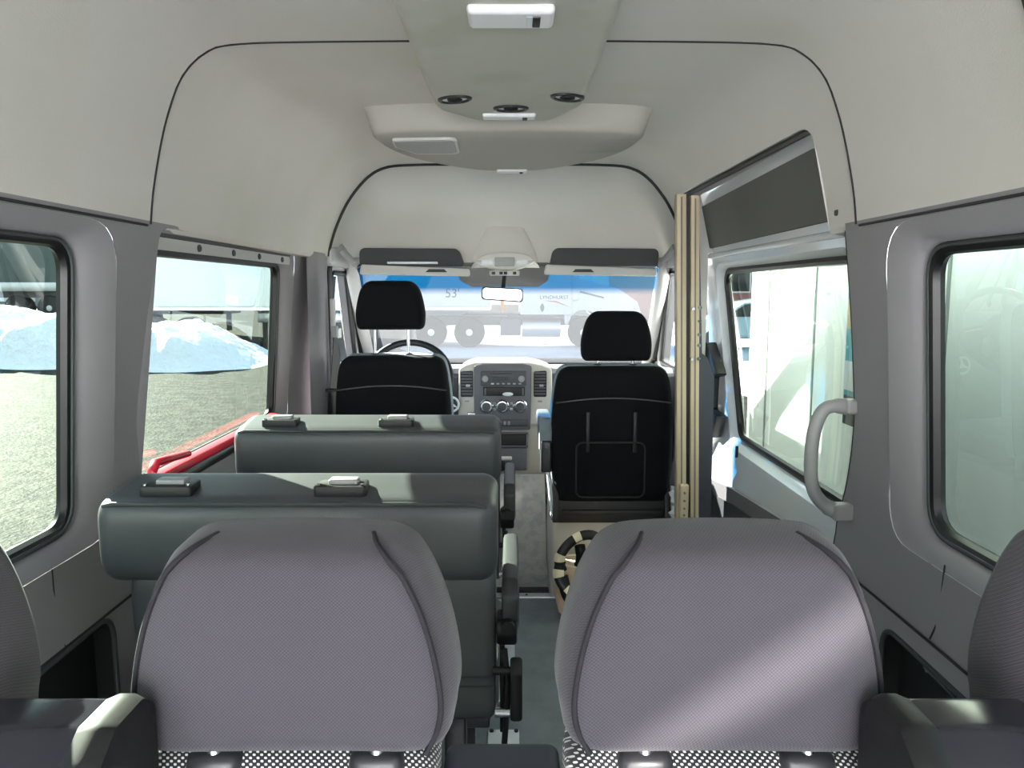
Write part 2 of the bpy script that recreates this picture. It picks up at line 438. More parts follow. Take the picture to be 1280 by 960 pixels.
# ------------------------------------------------------------------ right wall (behind the sliding door)
W3o = rrect(-.30, 1.69, .70, 1.395, [.1, .1, .12, .12]); W3g = rrect(-.25, 1.585, .745, 1.340, [.07, .08, .075, .075])
pocR = round_poly([(.9, .16), (1.64, .16), (1.64, .51), (.9, .50)], [.03, .03, .05, .03], 5)
R_EDGE = [(1.88, .0), (1.90, .40), (1.95, .62), (1.915, .74), (1.885, .86), (1.875, 1.0), (1.875, 1.2), (1.88, 1.412)]
wallR = sheet(B(), [(YR, 0)]+smooth_loop([(p[0], p[1]) for p in R_EDGE], 4, False)+[(YR, 1.412)], [W3o, pocR], wr, .09)
wr_o = obj('wall_right', wallR, 'trim'); tag(wr_o, kind='structure')
pocket(pocR, wr, 1, 'storage_recess', wr_o)
obj('recess_edge', tube(B(), [wr(*p) for p in pocR], .006, 8, True), 'trim_dark', wr_o)
obj('panel_joint', tube(B(), [wr(y, .555) for y in [-.4, .4, 1.0, 1.6, 1.9]], .003, 6), 'seam', wr_o)
obj('panel_joint', tube(B(), [wr(1.46-.03*(z-.6), z) for z in (.56, .6, .65, .70, .715)], .002, 6), 'seam', wr_o)
pts = [Vector(wr(p.x, p.y)) for p in smooth_loop(R_EDGE, 4, False)]
b = B(); loft(b, [pts, [q+Vector((.05, .012, 0)) for q in pts], [q+Vector((.09, .0, 0)) for q in pts]], cap=False, ring=False); obj('door_jamb', b, 'trim_mid', wr_o)
obj('door_seal', tube(B(), [q+Vector((.014, .012, 0)) for q in pts], .011, 8), 'rubber', wr_o)
bm = tube(B(), [wr(y, z) for y, z in ((1.465, .50), (1.355, .495))], .004, 8)
for y in (1.46, 1.36): tube(bm, [wr(y, .497), Vector(wr(y, .497))+Vector((.04, 0, 0))], .006, 8)
hd = obj('recess_rail', bm, 'steel', wr_o)
w3 = window('window_3', W3o, W3g, 1, 'tinted', seal=.018)
# ------------------------------------------------------------------ headliner
NOTCH = round_poly([(1.99, 15.2*K+.2), (1.985, 12.95*K), (3.30, 12.95*K), (3.30, 15.2*K+.2)], [.0001, .05, .05, .0001], 6)
NOTCH = [p for p in NOTCH]
top_s = 16*K
outer = [(YR, 0), (3.40, 0), (3.40, top_s), (3.30, top_s)]
nt_ = round_poly([(3.30, top_s+.3), (3.30, 13.05*K), (1.99, 12.95*K), (1.975, top_s+.3)], [.0001, .05, .07, .0001], 6)
mid_n = [p for p in nt_ if p[1] < top_s-.001]
outer += [(p[0], p[1]) for p in mid_n]+[(1.975, top_s), (YR, top_s)]
hl = sheet(B(), outer, [], lambda y, v: prof(y, v/K), .05)
ceil = obj('ceiling', hl, 'headliner', sharp=80); tag(ceil, kind='structure')
obj('seam', tube(B(), [Vector(prof(YS, s))-Vector((0, 0, 0)) for s in [i*.125 for i in range(129)]], .0035, 6), 'seam', ceil)
obj('seam', tube(B(), [Vector(prof(1.165, s, -.003)) for s in [8.0+i*.125 for i in range(65)]], .005, 6), 'seam', ceil)
obj('seam', tube(B(), [Vector(prof(3.385, s, -.004)) for s in [i*.125 for i in range(129)]], .0065, 6), 'seam', ceil)
# lower lip of the headliner turns outwards over the windows
b = B()
ys = [YR+i*.127 for i in range(26)]
for side, s, yy in ((-1, 0, [YR+i*.184 for i in range(26)]), (1, 16, ys)):
    e = [Vector(prof(y, s)) for y in yy]
    loft(b, [e, [q+Vector((side*.006, 0, -.012)) for q in e], [q+Vector((side*.03, 0, -.014)) for q in e], [q+Vector((side*.10, 0, -.006)) for q in e]], cap=False, ring=False)
obj('lower_lip', b, 'headliner', ceil)
obj('lower_seam', tube(B(), [Vector(prof(y, 0))+Vector((.002, 0, -.004)) for y in [-.4+i*.1 for i in range(23)]], .003, 6), 'seam', ceil)
obj('lower_seam', tube(B(), [Vector(prof(y, 16))+Vector((-.002, 0, -.004)) for y in [-.4+i*.1 for i in range(23)]], .003, 6), 'seam', ceil)
# reveal and rubber of the sliding door opening in the headliner
e = [Vector(prof(p[0], p[1]/K)) for p in ([(3.30, top_s)]+mid_n+[(1.975, top_s)])]
b = loft(B(), [e, [q+Vector((.035, 0, .004)) for q in e], [q+Vector((.11, 0, .012)) for q in e]], cap=False, ring=False); obj('door_reveal', b, 'trim_light', ceil)
obj('door_seal', tube(B(), [q+Vector((.022, 0, .0)) for q in e], .013, 8), 'rubber', ceil)
obj('trim_plug', cyl(B(), Vector(prof(1.925, 15.4))+Vector((.003, 0, 0)), (1, 0, -.1), .011, .008), 'trim_dark', ceil)
# outer roof skin
b = loft(B(), [[prof(y, i*.25, .11) for i in range(65)] for y in (YR, -.4, .5, 1.2, 1.95, 2.3, 2.7, 3.1, 3.4, 3.7)], cap=False, ring=False)
obj('outer_skin', b, 'white_paint', ceil)
# cab headliner: from the arc seam forward and down to the windscreen header
def header(s):
    x = prof(3.4, s)[0]-X0
    q = abs(s-8)/8
    x2 = max(-.775, min(.775, x*1.02)); 
    return Vector((X0+x2, 3.76-.05*q**6, 1.375-.02*q**4))
rows = []
for k in range(15):
    t = k/14; row = []
    for i in range(65):
        s = i*.25; a = Vector(prof(3.4, s)); c = header(s); m = Vector((c.x*.55+a.x*.45, 3.70, a.z*.86+c.z*.14))
        row.append((1-t)**2*a+2*t*(1-t)*m+t*t*c)
    rows.append(row)
cb = obj('cab_headliner', loft(B(), rows, cap=False, ring=False), 'headliner', ceil)
b = B(); 
lo = []
for k in range(13):
    t = k/12; z = 1.36+.20*t; w = .165-.085*t**1.4; d = .10*(1-t)**.7
    lo.append([(X0-.012+w*math.cos(a), 3.73-.02*t-d*math.sin(a)*1.0, z) for a in [PI*j/16 for j in range(17)]])
loft(b, lo, cap=False, ring=False); obj('console_bulge', b, 'headliner', ceil)
# ------------------------------------------------------------------ overhead duct with lamps and air nozzles
duct = empty('air_duct', (-.008, 1.5, 1.81), 'pale grey overhead air duct running down the middle of the ceiling', 'air duct')
U = [(-.198, YR+.1), (.186, YR+.1), (.186, 2.16), (.112, 2.33), (-.10, 2.33), (-.205, 2.19)]
Ur = round_poly(U, [.01, .01, .10, .05, .05, .10], 6)
def grow(L, k, c=(-.008, 1.0)): return [Vector((c[0]+(p[0]-c[0])*k, p[1]+(.02*(k-1)/.1 if p[1] > 1.9 else 0))) for p in L]
b = loft(B(), [[(p[0], p[1], z) for p in grow(Ur, k)] for k, z in ((1.16, 1.83), (1.12, 1.80), (1.05, 1.768), (1.0, 1.752), (.97, 1.746), (.93, 1.744))])
obj('duct_body', b, 'duct', duct, sharp=50)
def lamp(parent, x, y, z, w, d, h):
    b = rbox(B(), x-w/2, x+w/2, y-d/2, y+d/2, z-h, z+.004, r=h*.8, seg=4)
    o = obj('lamp_lens', b, 'lens', parent, wn=True)
    obj('lamp_switch', box(x+w*.25, x+w*.30+.006, y-d*.28, y+d*.28, z-h-.003, z, r=.002), 'black', o)
    obj('switch_plate', box(x+w*.18, x+w*.245, y-d*.30, y+d*.30, z-h-.001, z, r=.001), 'white_plate', o)
    return o
lamp(duct, -.002, 1.44, 1.744, .155, .085, .016)
lamp(duct, -.008, 2.245, 1.744, .150, .05, .010)
for x, y, a in ((-.148, 2.06, -.55), (-.003, 2.16, 0), (.142, 2.04, .6)):
    R = Matrix.Translation((x, y, 1.744)) @ Matrix.Rotation(a, 4, 'Z')
    e = [R @ Vector((.043*math.cos(t), .030*math.sin(t), 0)) for t in [2*PI*k/28 for k in range(28)]]
    b = tube(B(), e, .006, 8, True); ring = obj('air_nozzle', b, 'plastic_dark', duct)
    b = B(); b.faces.new([b.verts.new(R @ Vector((.043*math.cos(t), .030*math.sin(t), -.001))) for t in [2*PI*k/28 for k in range(28)]]); obj('nozzle_dish', b, 'lens', ring)
    obj('nozzle_ball', ball(B(), R @ Vector((0, 0, -.002)), .020, (1, 1, .5)), 'black', ring)
# wing shaped unit behind the duct
wing = empty('ceiling_unit', (-.01, 2.6, 1.81), 'wide wing shaped grey ceiling unit with a grille at one end', 'ceiling unit')
def wing_loop(sc, z, dy=0, k=0):
    P = [(-.455, 2.46), (-.40, 2.405), (-.2, 2.385), (0, 2.38), (.2, 2.385), (.38, 2.405), (.432, 2.46), (.40, 2.60), (.30, 2.74), (.12, 2.86), (0, 2.875), (-.14, 2.86), (-.32, 2.74), (-.42, 2.60)]
    return [Vector((-.011+(p.x+.011)*sc, 2.6+(p.y-2.6)*sc+dy, z-k*(p.y-2.38))) for p in smooth_loop(P, 5)]
b = loft(B(), [wing_loop(1.02, 1.83), wing_loop(1.0, 1.80), wing_loop(.965, 1.755, .004, .03), wing_loop(.95, 1.738, .006, .07), wing_loop(.92, 1.730, .010, .09), wing_loop(.5, 1.722, .01, .09)])
obj('unit_body', b, 'unit_grey', wing, sharp=50)
L = [(-.375, 2.46), (-.185, 2.45), (-.172, 2.465), (-.172, 2.60), (-.19, 2.62), (-.315, 2.62), (-.375, 2.54)]
def uz(x, y): return 1.7095-.0095*max(0, 1-max(abs(x)/.42, 0))
def under(p, o): return (p.x, p.y, 1.726-.09*(p.y-2.38)-o)
b = loft(B(), [[under(p, o) for p in round_poly(L, .02, 4)] for o in (-.004, .004)]); gr = obj('grille_frame', b, 'trim_light', wing)
b = loft(B(), [[under(Vector((-.28+(p.x+.28)*.93, 2.51+(p.y-2.51)*.84)), o) for p in round_poly(L, .015, 4)] for o in (0, .006)]); obj('grille', b, 'plastic_grey', gr)
lamp(wing, .0, 2.84, 1.686, .11, .05, .012)
# ------------------------------------------------------------------ grab handle on the right pillar
gh = empty('grab_handle', (.845, 1.87, .9), 'grey bow shaped grab handle on the pillar behind the sliding door', 'grab handle')
path = smooth_loop([(.832, 1.885, .965), (.80, 1.885, .968), (.772, 1.885, .955), (.754, 1.885, .91), (.748, 1.885, .85), (.75, 1.885, .79), (.762, 1.885, .745), (.79, 1.885, .713), (.818, 1.885, .70)], 5, False)
obj('grip', tube(B(), path, [.017 if 4 < i < len(path)-5 else .02 for i in range(len(path))], 12, flat=.85), 'plastic_grey', gh)
for x0, x1, z0, z1 in ((.822, .872, .948, .985), (.805, .858, .678, .720)):
    obj('mount', box(x0, x1, 1.862, 1.905, z0, z1, r=.008), 'plastic_grey', gh, wn=True)
# ------------------------------------------------------------------ sliding door
DX = [(0, .86), (.45, .865), (.54, .872), (.585, .885), (.64, .915), (.9, .915), (1.1, .905), (1.4, .868), (1.55, .835), (1.75, .79)]
def dw(z): return interp(DX, z)
dn = lambda off=0: (lambda y, z: (dw(z)+off-.01, y, z))
W4g = round_poly([(2.02, .655), (3.10, .655), (3.28, 1.335), (2.02, 1.335)], [.07, .08, .08, .06], 6)
W4i = round_poly([(1.98, .62), (3.14, .62), (3.33, 1.365), (1.98, 1.365)], [.07, .09, .09, .06], 6)
door = obj('door_1', sheet(B(), [(1.84, .02), (3.50, .02), (3.50, 1.73), (1.84, 1.73)], [W4i], dn(), .11), 'white_paint'); tag(door, kind='structure')
b = loft(B(), [[dn()(*p) for p in W4i], [dn(.012)(p[0], p[1]) for p in [Vector(a)*.5+Vector(c)*.5 for a, c in zip(W4i, W4g)]], [dn(.05)(*p) for p in W4g]], cap=False); obj('window_frame', b, 'white_paint', door)
obj('glass', sheet(B(), W4g, [], dn(.05), .3), 'tinted', door)
obj('rubber_seal', tube(B(), [dn(.035)(*p) for p in W4g], .015, 8, True), 'rubber', door)
up = round_poly([(2.02, 1.435), (3.52, 1.43), (3.50, 1.60), (2.04, 1.625)], [.03, .02, .02, .06], 5)
obj('upper_panel', slab(B(), up, dn(-.014), dn(-.002)), 'door_panel', door)
obj('pressed_rib', tube(B(), [dn(.0)(y, 1.40) for y in (2.0, 2.4, 2.8, 3.2, 3.4)], .012, 10), 'white_paint', door)
low = round_poly([(1.95, .06), (3.28, .06), (3.28, .445), (2.9, .495), (1.95, .565)], .03, 4)
obj('lower_rim', slab(B(), low, dn(-.016), dn(-.002)), 'trim_mid', door)
low2 = round_poly([(1.95, .10), (3.22, .10), (3.22, .395), (2.85, .445), (1.95, .515)], .03, 4)
lp = obj('lower_panel', slab(B(), low2, dn(-.020), dn(-.015)), 'trim_dark', door)
obj('speaker_cover', lathe(B(), (dw(.42)-.032, 3.14, .40), (-1, 0, 0), [(.03, 0), (.032, .004), (.022, .008), (.001, .008)]), 'trim_dark', door)
obj('lock_pin', tube(B(), [(.885, 2.97, .60), (.885, 2.97, .645)], .006, 8), 'black', door)
H = [(3.40, 1.02), (3.34, 1.03), (3.15, .905), (3.27, .885), (3.28, .745), (3.14, .735), (3.22, .63), (3.40, .64)]
b = prism(B(), round_poly(H, .012, 3), 'yz', .845, .89, bev=.004); obj('door_handle', b, 'black', door)
# ------------------------------------------------------------------ stowed upright panel beside the passenger seat
st = empty('upright_panel', (.66, 2.95, 0), 'tall narrow stowed panel with two cream edge channels and a black slot', 'panel')
def lean(x, z): return x+(1.6-z)*.026
for x0, x1, zt in ((.598, .634, 1.60), (.650, .682, 1.595)):
    P = [(lean(x0, 0), .0), (lean(x1, 0), .0), (lean(x1, zt), zt), (lean(x0, zt), zt)]
    o = obj('edge_channel', prism(B(), P, 'xz', 2.85, 2.89, bev=.004), 'cream', st)
    xm = (x0+x1)/2
    obj('channel_groove', prism(B(), [(lean(xm-.003, 0), .0), (lean(xm+.003, 0), 0), (lean(xm+.003, zt), zt-.01), (lean(xm-.003, zt), zt-.01)], 'xz', 2.8485, 2.852), 'pole', o)
obj('slot_board', prism(B(), [(lean(.600, 0), 0), (lean(.655, 0), 0), (lean(.655, 1.59), 1.59), (lean(.600, 1.59), 1.59)], 'xz', 2.868, 2.90), 'black', st)
obj('side_board', prism(B(), [(lean(.672, 0), 0), (lean(.70, 0), 0), (lean(.70, .95), .95), (lean(.684, 1.58), 1.58), (lean(.655, 1.58), 1.58)], 'xz', 2.875, 2.915), 'panel_slate', st)
obj('dark_board', prism(B(), [(.715, 0), (.775, 0), (.768, .93), (.74, 1.0), (.715, 1.02)], 'xz', 2.90, 2.95), 'panel_slate', st)
b = rbox(B(), .682, .690, 2.852, 2.872, .99, 1.20, r=.002); hg = obj('hinge_plate', b, 'steel', st)
for z in (1.19, 1.14, 1.09, 1.05, 1.0): obj('bolt', cyl(B(), (.693, 2.853, z), (.6, -1, 0), .007, .014, 10), 'steel', hg)
for z in (1.185, 1.0): obj('bolt', cyl(B(), (.668, 2.845, z), (0, 1, 0), .006, .012, 10), 'steel', hg)
rm = empty('control_handset', (.648, 2.84, .38), 'beige handset with a column of small buttons clipped to the cream channel', 'handset')
obj('housing', box(.632, .668, 2.822, 2.849, .378, .527, r=.008), 'cream', rm, wn=True)
for z in (.495, .465, .435, .41): obj('button', cyl(B(), (.65, 2.8205, z), (0, 1, 0), .0045, .005, 10), 'pole', rm)
# ------------------------------------------------------------------ cab sides, windscreen, pillars
dwin = round_poly([(3.47, .86), (4.2, .86), (3.82, 1.335), (3.49, 1.335)], [.04, .03, .05, .05], 5)
def cabside(side, name, dname, wname):
    w = lambda z: interp([(0, .82), (.7, .84), (1.0, .825), (1.42, .785)], z)
    f = lambda o=0: (lambda y, z: (X0+side*(w(z)+o), y, z))
    o = obj(name, sheet(B(), [(3.40, -.05), (4.5, -.05), (4.5, .95), (3.80, 1.42), (3.40, 1.42)], [dwin], f(), .12), 'trim_light'); tag(o, kind='structure')
    obj('glass', sheet(B(), dwin, [], f(.05), .3), 'door_glass', o)
    obj('window_reveal', loft(B(), [[f()(*p) for p in dwin], [f(.05)(*p) for p in dwin]], cap=False), 'trim_mid', o)
    obj('rubber_seal', tube(B(), [f(.004)(*p) for p in dwin], .013, 8, True), 'rubber', o)
    fr = [f(-.008)(*p) for p in round_poly([(3.42, .2), (3.42, 1.385), (3.80, 1.385), (4.3, .88)], [.02, .05, .05, .02], 5)]
    obj('door_seal', tube(B(), fr, .012, 8), 'rubber', o)
    q = [f(.03)(y, z) for y, z in ((3.66, .87), (3.66, 1.1), (3.67, 1.32))]
    obj('quarter_bar', tube(B(), q, .012, 8), 'trim_dark', o)
    return o
cabside(-1, 'door_2', 0, 0); cabside(1, 'door_3', 0, 0)
# B pillar fairing on the left between window_2 and the driver's door
b = loft(B(), [[(X0-.80+.0, 3.10, z), (X0-.782-.004*(z < 1), 3.16, z), (X0-.778, 3.27, z), (X0-.783, 3.37, z), (X0-.80, 3.41, z), (X0-.87, 3.43, z)] for z in (0, .5, .8, 1.0, 1.2, 1.41)], cap=False, ring=False)
pl = obj('wall_pillar_left', b, 'trim'); tag(pl, kind='structure')
b = loft(B(), [[(X0+.86, 3.33, z), (X0+.80, 3.34, z), (X0+.785, 3.37, z), (X0+.79, 3.41, z), (X0+.86, 3.43, z)] for z in (0, .5, 1.0, 1.41, 1.72)], cap=False, ring=False)
pr = obj('wall_pillar_right', b, 'trim_light'); tag(pr, kind='structure')
WS = [(-.785, 1.325), (.745, 1.325), (.80, .86), (-.84, .86)]
def wsy(z): return 3.72+(1.36-z)*1.35
wsL = [(-.79, .80), (.75, .80), (.715, 1.37), (-.755, 1.37)]
win = obj('window_4', loft(B(), [[(p[0], wsy(p[1]), p[1]) for p in round_poly(wsL, .05, 5)], [(p[0], wsy(p[1])+.02, p[1]+.015) for p in round_poly(wsL, .05, 5)]], cap=False), 'rubber'); tag(win, kind='structure')
obj('glass', sheet(B(), [tuple(p) for p in round_poly(wsL, .05, 5)], [], lambda x, z: (x, wsy(z)+.01, z), .3), 'clear', win)
fr = round_poly([(-.27, 1.385), (.19, 1.385), (.175, 1.30), (.13, 1.272), (-.20, 1.272), (-.255, 1.30)], .02, 4)
obj('frit_patch', loft(B(), [[(p[0], wsy(p[1])+o, p[1]) for p in fr] for o in (.004, .008)]), 'plastic_dark', win)
for sd, nm in ((-1, 'a_pillar'), (1, 'a_pillar')):
    x = X0+sd*.745
    pa = [(x+sd*.0, 3.735, 1.41), (x+sd*.012, 3.80, 1.32), (x+sd*.03, 4.02, 1.15), (x+sd*.05, 4.30, .93), (x+sd*.06, 4.5, .80)]
    o = obj('wall_front_pillar', tube(B(), pa, .042, 12, flat=.8), 'trim_light'); tag(o, kind='structure')
# door header band linking the arc seam to the front pillar
for sd in (-1, 1):
    P = [(3.38, 1.36), (3.80, 1.36), (3.78, 1.46), (3.38, 1.44)]
    o = obj('trim_2' if sd < 0 else 'trim_3', prism(B(), round_poly(P, .02, 3), 'yz', X0+sd*.765, X0+sd*.80, bev=.006), 'trim_light'); tag(o, kind='structure')
# firewall
o = obj('wall_front', box(-.9, .9, 4.46, 4.5, -.05, .86, r=0), 'black'); tag(o, kind='structure')
# shelves, visors, grips
for sd, x0, x1, lab in ((-1, -.735, -.20, "dark overhead shelf above the driver's sun visor"), (1, .145, .695, 'overhead shelf above the front passenger sun visor, its shaded cavity a dark slab')):
    sh = empty('overhead_shelf', ((x0+x1)/2, 3.70, 1.37), lab, 'shelf', 'overhead shelves above the windscreen')
    P = round_poly([(x0+.03, 1.362), (x1-.02, 1.362), (x1-.05*(1 if sd < 0 else .3)-.0, 1.445), (x0+.03*(1 if sd < 0 else 1.6), 1.448)], [.01, .01, .03, .03], 5)
    obj('shelf_shade', prism(B(), P, 'xz', 3.585, 3.70, bev=.008), 'shelf', sh)  # solid dark slab in place of the shaded shelf cavity
for x0, x1, lab in ((-.70, -.19, "folded beige sun visor above the driver's headrest, a white strip tucked behind it"), (.145, .665, 'folded beige sun visor above the front passenger seat')):
    v = empty('sun_visor', ((x0+x1)/2, 3.64, 1.35), lab, 'sun visor', 'sun visors above the windscreen')
    obj('visor_panel', prism(B(), round_poly([(x0, 1.325), (x1, 1.318), (x1-.005, 1.352), (x0+.01, 1.372)], .012, 4), 'xz', 3.545, 3.58, bev=.008), 'visor', v, wn=True)
    xc = (x0+x1)/2 + (.05 if x0 < 0 else -.13)
    obj('visor_clip', prism(B(), [(xc, 1.336), (xc+.10, 1.336), (xc+.085, 1.350), (xc+.015, 1.350)], 'xz', 3.540, 3.548), 'black', v)
o = obj('card', box(-.57, -.342, 3.545, 3.583, 1.374, 1.384, r=.002), 'white_plate'); tag(o, "white card strip lying on top of the driver's sun visor", 'card')
for sd in (-1, 1):
    P = [(3.52, 1.42), (3.55, 1.455), (3.72, 1.37), (3.70, 1.345)]
    g = obj('assist_grip', tube(B(), [(X0+sd*.735, 3.43, 1.44), (X0+sd*.72, 3.47, 1.41), (X0+sd*.70, 3.51, 1.385), (X0+sd*.70, 3.54, 1.368)], [.022, .02, .016, .012], 10, flat=.5), 'plastic_grey')
    tag(g, 'grey moulded grip at the end of the sun visor on the %s side' % ("driver's" if sd < 0 else 'front passenger'), 'grip', 'moulded grips beside the windscreen')
oc = empty('roof_console', (-.032, 3.62, 1.34), 'small pale roof console with reading lamps above the mirror', 'roof console')
b = B(); P = smooth_loop([(-.17, 1.385), (-.10, 1.355), (-.032, 1.345), (.04, 1.355), (.105, 1.385), (.06, 1.42), (-.032, 1.43), (-.12, 1.42)], 4)
obj('console_shell', prism(B(), P, 'xz', 3.585, 3.72, bev=.012), 'headliner', oc)
obj('lamp_lens', box(-.08, .012, 3.577, 3.60, 1.365, 1.405, r=.004), 'plastic_grey', oc)
for x in (-.115, .045): obj('reading_lamp', box(x-.028, x+.028, 3.578, 3.60, 1.370, 1.395, r=.006), 'lens', oc)
obj('switch_bar', box(-.105, .035, 3.568, 3.62, 1.322, 1.345, r=.006), 'trim_light', oc)
for x in (-.085, -.05, -.03, .012): obj('button', box(x-.008, x+.008, 3.564, 3.57, 1.326, 1.339, r=.002), 'black', oc)
mir = empty('rearview_mirror', (-.045, 3.6, 1.33), 'rectangular rear view mirror hanging below the roof console', 'mirror')
obj('mirror_shell', prism(B(), round_poly([(-.142, 1.212), (.052, 1.198), (.050, 1.262), (-.14, 1.272)], .018, 5), 'xz', 3.58, 3.605, bev=.006), 'black', mir)
obj('mirror_glass', prism(B(), round_poly([(-.134, 1.218), (.045, 1.205), (.044, 1.256), (-.133, 1.265)], .014, 5), 'xz', 3.577, 3.5805), 'glass_mirror', mir)
obj('stalk', tube(B(), [(-.045, 3.60, 1.24), (-.04, 3.64, 1.28), (-.035, 3.68, 1.33)], .010, 8), 'black', mir)
# ------------------------------------------------------------------ dashboard
da = empty('dashboard', (-.03, 3.9, 0), 'grey dashboard with pale centre console below the windscreen', 'dashboard')
D0 = [(3.78, .40), (3.74, .70), (3.73, .835), (3.76, .862), (4.46, .82), (4.46, .40)]
obj('dash_body', prism(B(), round_poly(D0, [.03, .04, .02, .02, .01, .01], 4), 'yz', -.83, .80), 'dash_dark', da)
obj('dash_top_sunlit', prism(B(), round_poly([(3.735, .845), (3.77, .872), (4.44, .83), (4.44, .81)], .008, 3), 'yz', -.82, .79), 'dash_top_sunlit', da)
obj('trim_strip', box(-.80, -.30, 3.722, 3.74, .825, .838, r=.004), 'trim_light', da)
obj('glovebox_line', box(.20, .78, 3.716, 3.742, .742, .746, r=.001), 'black', da)
b = prism(B(), round_poly([(-.262, .60), (.198, .60), (.192, .88), (.14, .90), (.08, .912), (-.18, .912), (-.22, .90), (-.255, .88)], .02, 3), 'xz', 3.665, 3.95, bev=.012)
obj('console_hood', b, 'dash_light', da)
obj('console_lower', prism(B(), round_poly([(-.225, .36), (.20, .36), (.205, .62), (-.262, .62)], .015, 3), 'xz', 3.672, 3.95, bev=.008), 'beige', da)
obj('console_face', prism(B(), round_poly([(-.182, .585), (.090, .585), (.094, .895), (.05, .907), (-.14, .907), (-.182, .895)], .012, 3), 'xz', 3.650, 3.70, bev=.006), 'dash_mid', da)
rad = obj('radio', box(-.150, .070, 3.640, 3.66, .800, .872, r=.005), 'dash_dark', da)
obj('display', box(-.098, -.015, 3.637, 3.645, .826, .845, r=.002), 'ink', rad)
obj('disc_slot', box(-.105, .0, 3.637, 3.645, .858, .862, r=.001), 'black', rad)
for x in (-.128, .045): obj('knob', lathe(B(), (x, 3.642, .835), (0, -1, 0), [(.016, 0), (.016, .008), (.013, .012), (.001, .012)]), 'plastic_grey', rad)
for x in [-.10+.026*i for i in range(6)]: obj('button', box(x, x+.014, 3.636, 3.645, .808, .815, r=.001), 'dash_light' if x < -.09 else 'plastic_grey', rad)
tray = obj('storage_slot', box(-.138, .062, 3.642, 3.66, .752, .795, r=.004), 'black', da)
for x in (-.128, .052): obj('slot_edge', box(x-.004, x+.004, 3.638, 3.65, .755, .79, r=.001), 'dash_mid', tray)
pp = obj('crumpled_paper', ball(B(), (-.02, 3.632, .762), .018, (1.5, .5, .55), 10), 'white_plate'); tag(pp, 'crumpled white paper in the slot under the radio', 'paper')
for x in (-.122, -.047, .039):
    k = obj('climate_knob', lathe(B(), (x, 3.652, .701), (0, -1, 0), [(.034, 0), (.034, .004), (.027, .010), (.026, .014), (.022, .015), (.001, .015)]), 'steel', da)
    obj('knob_cap', lathe(B(), (x, 3.637, .701), (0, -1, 0), [(.021, 0), (.020, .008), (.001, .009)]), 'dash_dark', k)
for x in (-.085, -.003):
    for z in (.715, .688): obj('rocker_button', box(x-.007, x+.007, 3.645, 3.655, z-.006, z+.006, r=.002), 'plastic_grey', da)
sw = obj('switch_strip', box(-.160, .080, 3.640, 3.66, .603, .640, r=.008), 'dash_dark', da)
for x in (-.055, -.035, -.015): obj('button', box(x-.006, x+.006, 3.636, 3.642, .612, .630, r=.002), 'plastic_grey', sw)
bn = obj('open_bin', box(-.205, .070, 3.648, 3.69, .51, .565, r=.006), 'black', da)
obj('bin_rim', tube(B(), [(-.21, 3.652, .505), (.076, 3.652, .505), (.076, 3.652, .57), (-.21, 3.652, .57)], .006, 8, True), 'dash_mid', da)
dr = obj('ash_drawer', box(-.205, .072, 3.652, 3.70, .385, .497, r=.006), 'dash_mid', da)
obj('drawer_pull', box(-.18, .0, 3.635, 3.66, .438, .456, r=.006), 'dash_light', dr)
sk = obj('power_socket', lathe(B(), (-.055, 3.650, .410), (0, -1, 0), [(.026, 0), (.026, .006), (.018, .008), (.016, .0), (.001, -.002)]), 'black', da)
for x0, x1 in ((-.247, -.187), (.104, .166)):
    v = obj('air_vent', prism(B(), round_poly([(x0, .745), (x1, .745), (x1, .872), (x0, .868)], .008, 3), 'xz', 3.660, 3.70), 'black', da)
    for i in range(8):
        z = .757+i*.0145; obj('vent_slat', box(x0+.004, x1-.004, 3.652, 3.672, z, z+.005, r=.001), 'dash_mid', v)
    obj('vent_tab', box((x0+x1)/2-.004, (x0+x1)/2+.016, 3.643, 3.66, .796, .806, r=.002), 'trim_light', v)
    obj('vent_wheel', box((x0+x1)/2-.01, (x0+x1)/2+.012, 3.658, 3.668, .720, .730, r=.003), 'plastic_grey', da)
bz = obj('dash_button', box(-.215, -.175, 3.645, 3.67, .645, .672, r=.006), 'steel', da)
# key tag with three pointed star ring
ky = empty('key_ring', (-.288, 3.62, .66), 'round three pointed star key tag hanging left of the centre console', 'key tag')
c = Vector((-.288, 3.62, .715))
b = tube(B(), [c+Vector((.034*math.cos(t), 0, .034*math.sin(t))) for t in [2*PI*i/32 for i in range(32)]], .0055, 8, True); obj('ring', b, 'white_plate', ky)
obj('tag_face', cyl(B(), c+Vector((0, .006, 0)), (0, 1, 0), .033, .006, 32), 'black', ky)
b = B()
for a in (90, 210, 330):
    t = math.radians(a); d = Vector((math.cos(t), 0, math.sin(t))); n = Vector((-d.z, 0, d.x))
    loft(b, [[c+n*.008+Vector((0, -.001, 0)), c-n*.008+Vector((0, -.001, 0)), c-n*.008+Vector((0, .004, 0)), c+n*.008+Vector((0, .004, 0))], [c+d*.032+n*.001, c+d*.032-n*.001, c+d*.032-n*.001+Vector((0, .004, 0)), c+d*.032+n*.001+Vector((0, .004, 0))]])
obj('star', b, 'white_plate', ky)
obj('key_blade', box(-.292, -.284, 3.617, 3.625, .60, .682, r=.002), 'steel', ky)
obj('key_stem', box(-.294, -.282, 3.62, 3.735, .708, .722, r=.003), 'black', ky)
swh = empty('steering_wheel', (-.48, 3.62, .80), "black steering wheel in front of the driver's seat", 'steering wheel')
T = Matrix.Translation((-.49, 3.60, .835)) @ Matrix.Rotation(math.radians(58), 4, 'X')
obj('rim', tube(B(), [T @ Vector((.20*math.cos(a), .20*math.sin(a), 0)) for a in [2*PI*i/48 for i in range(48)]], .016, 10, True), 'black', swh)
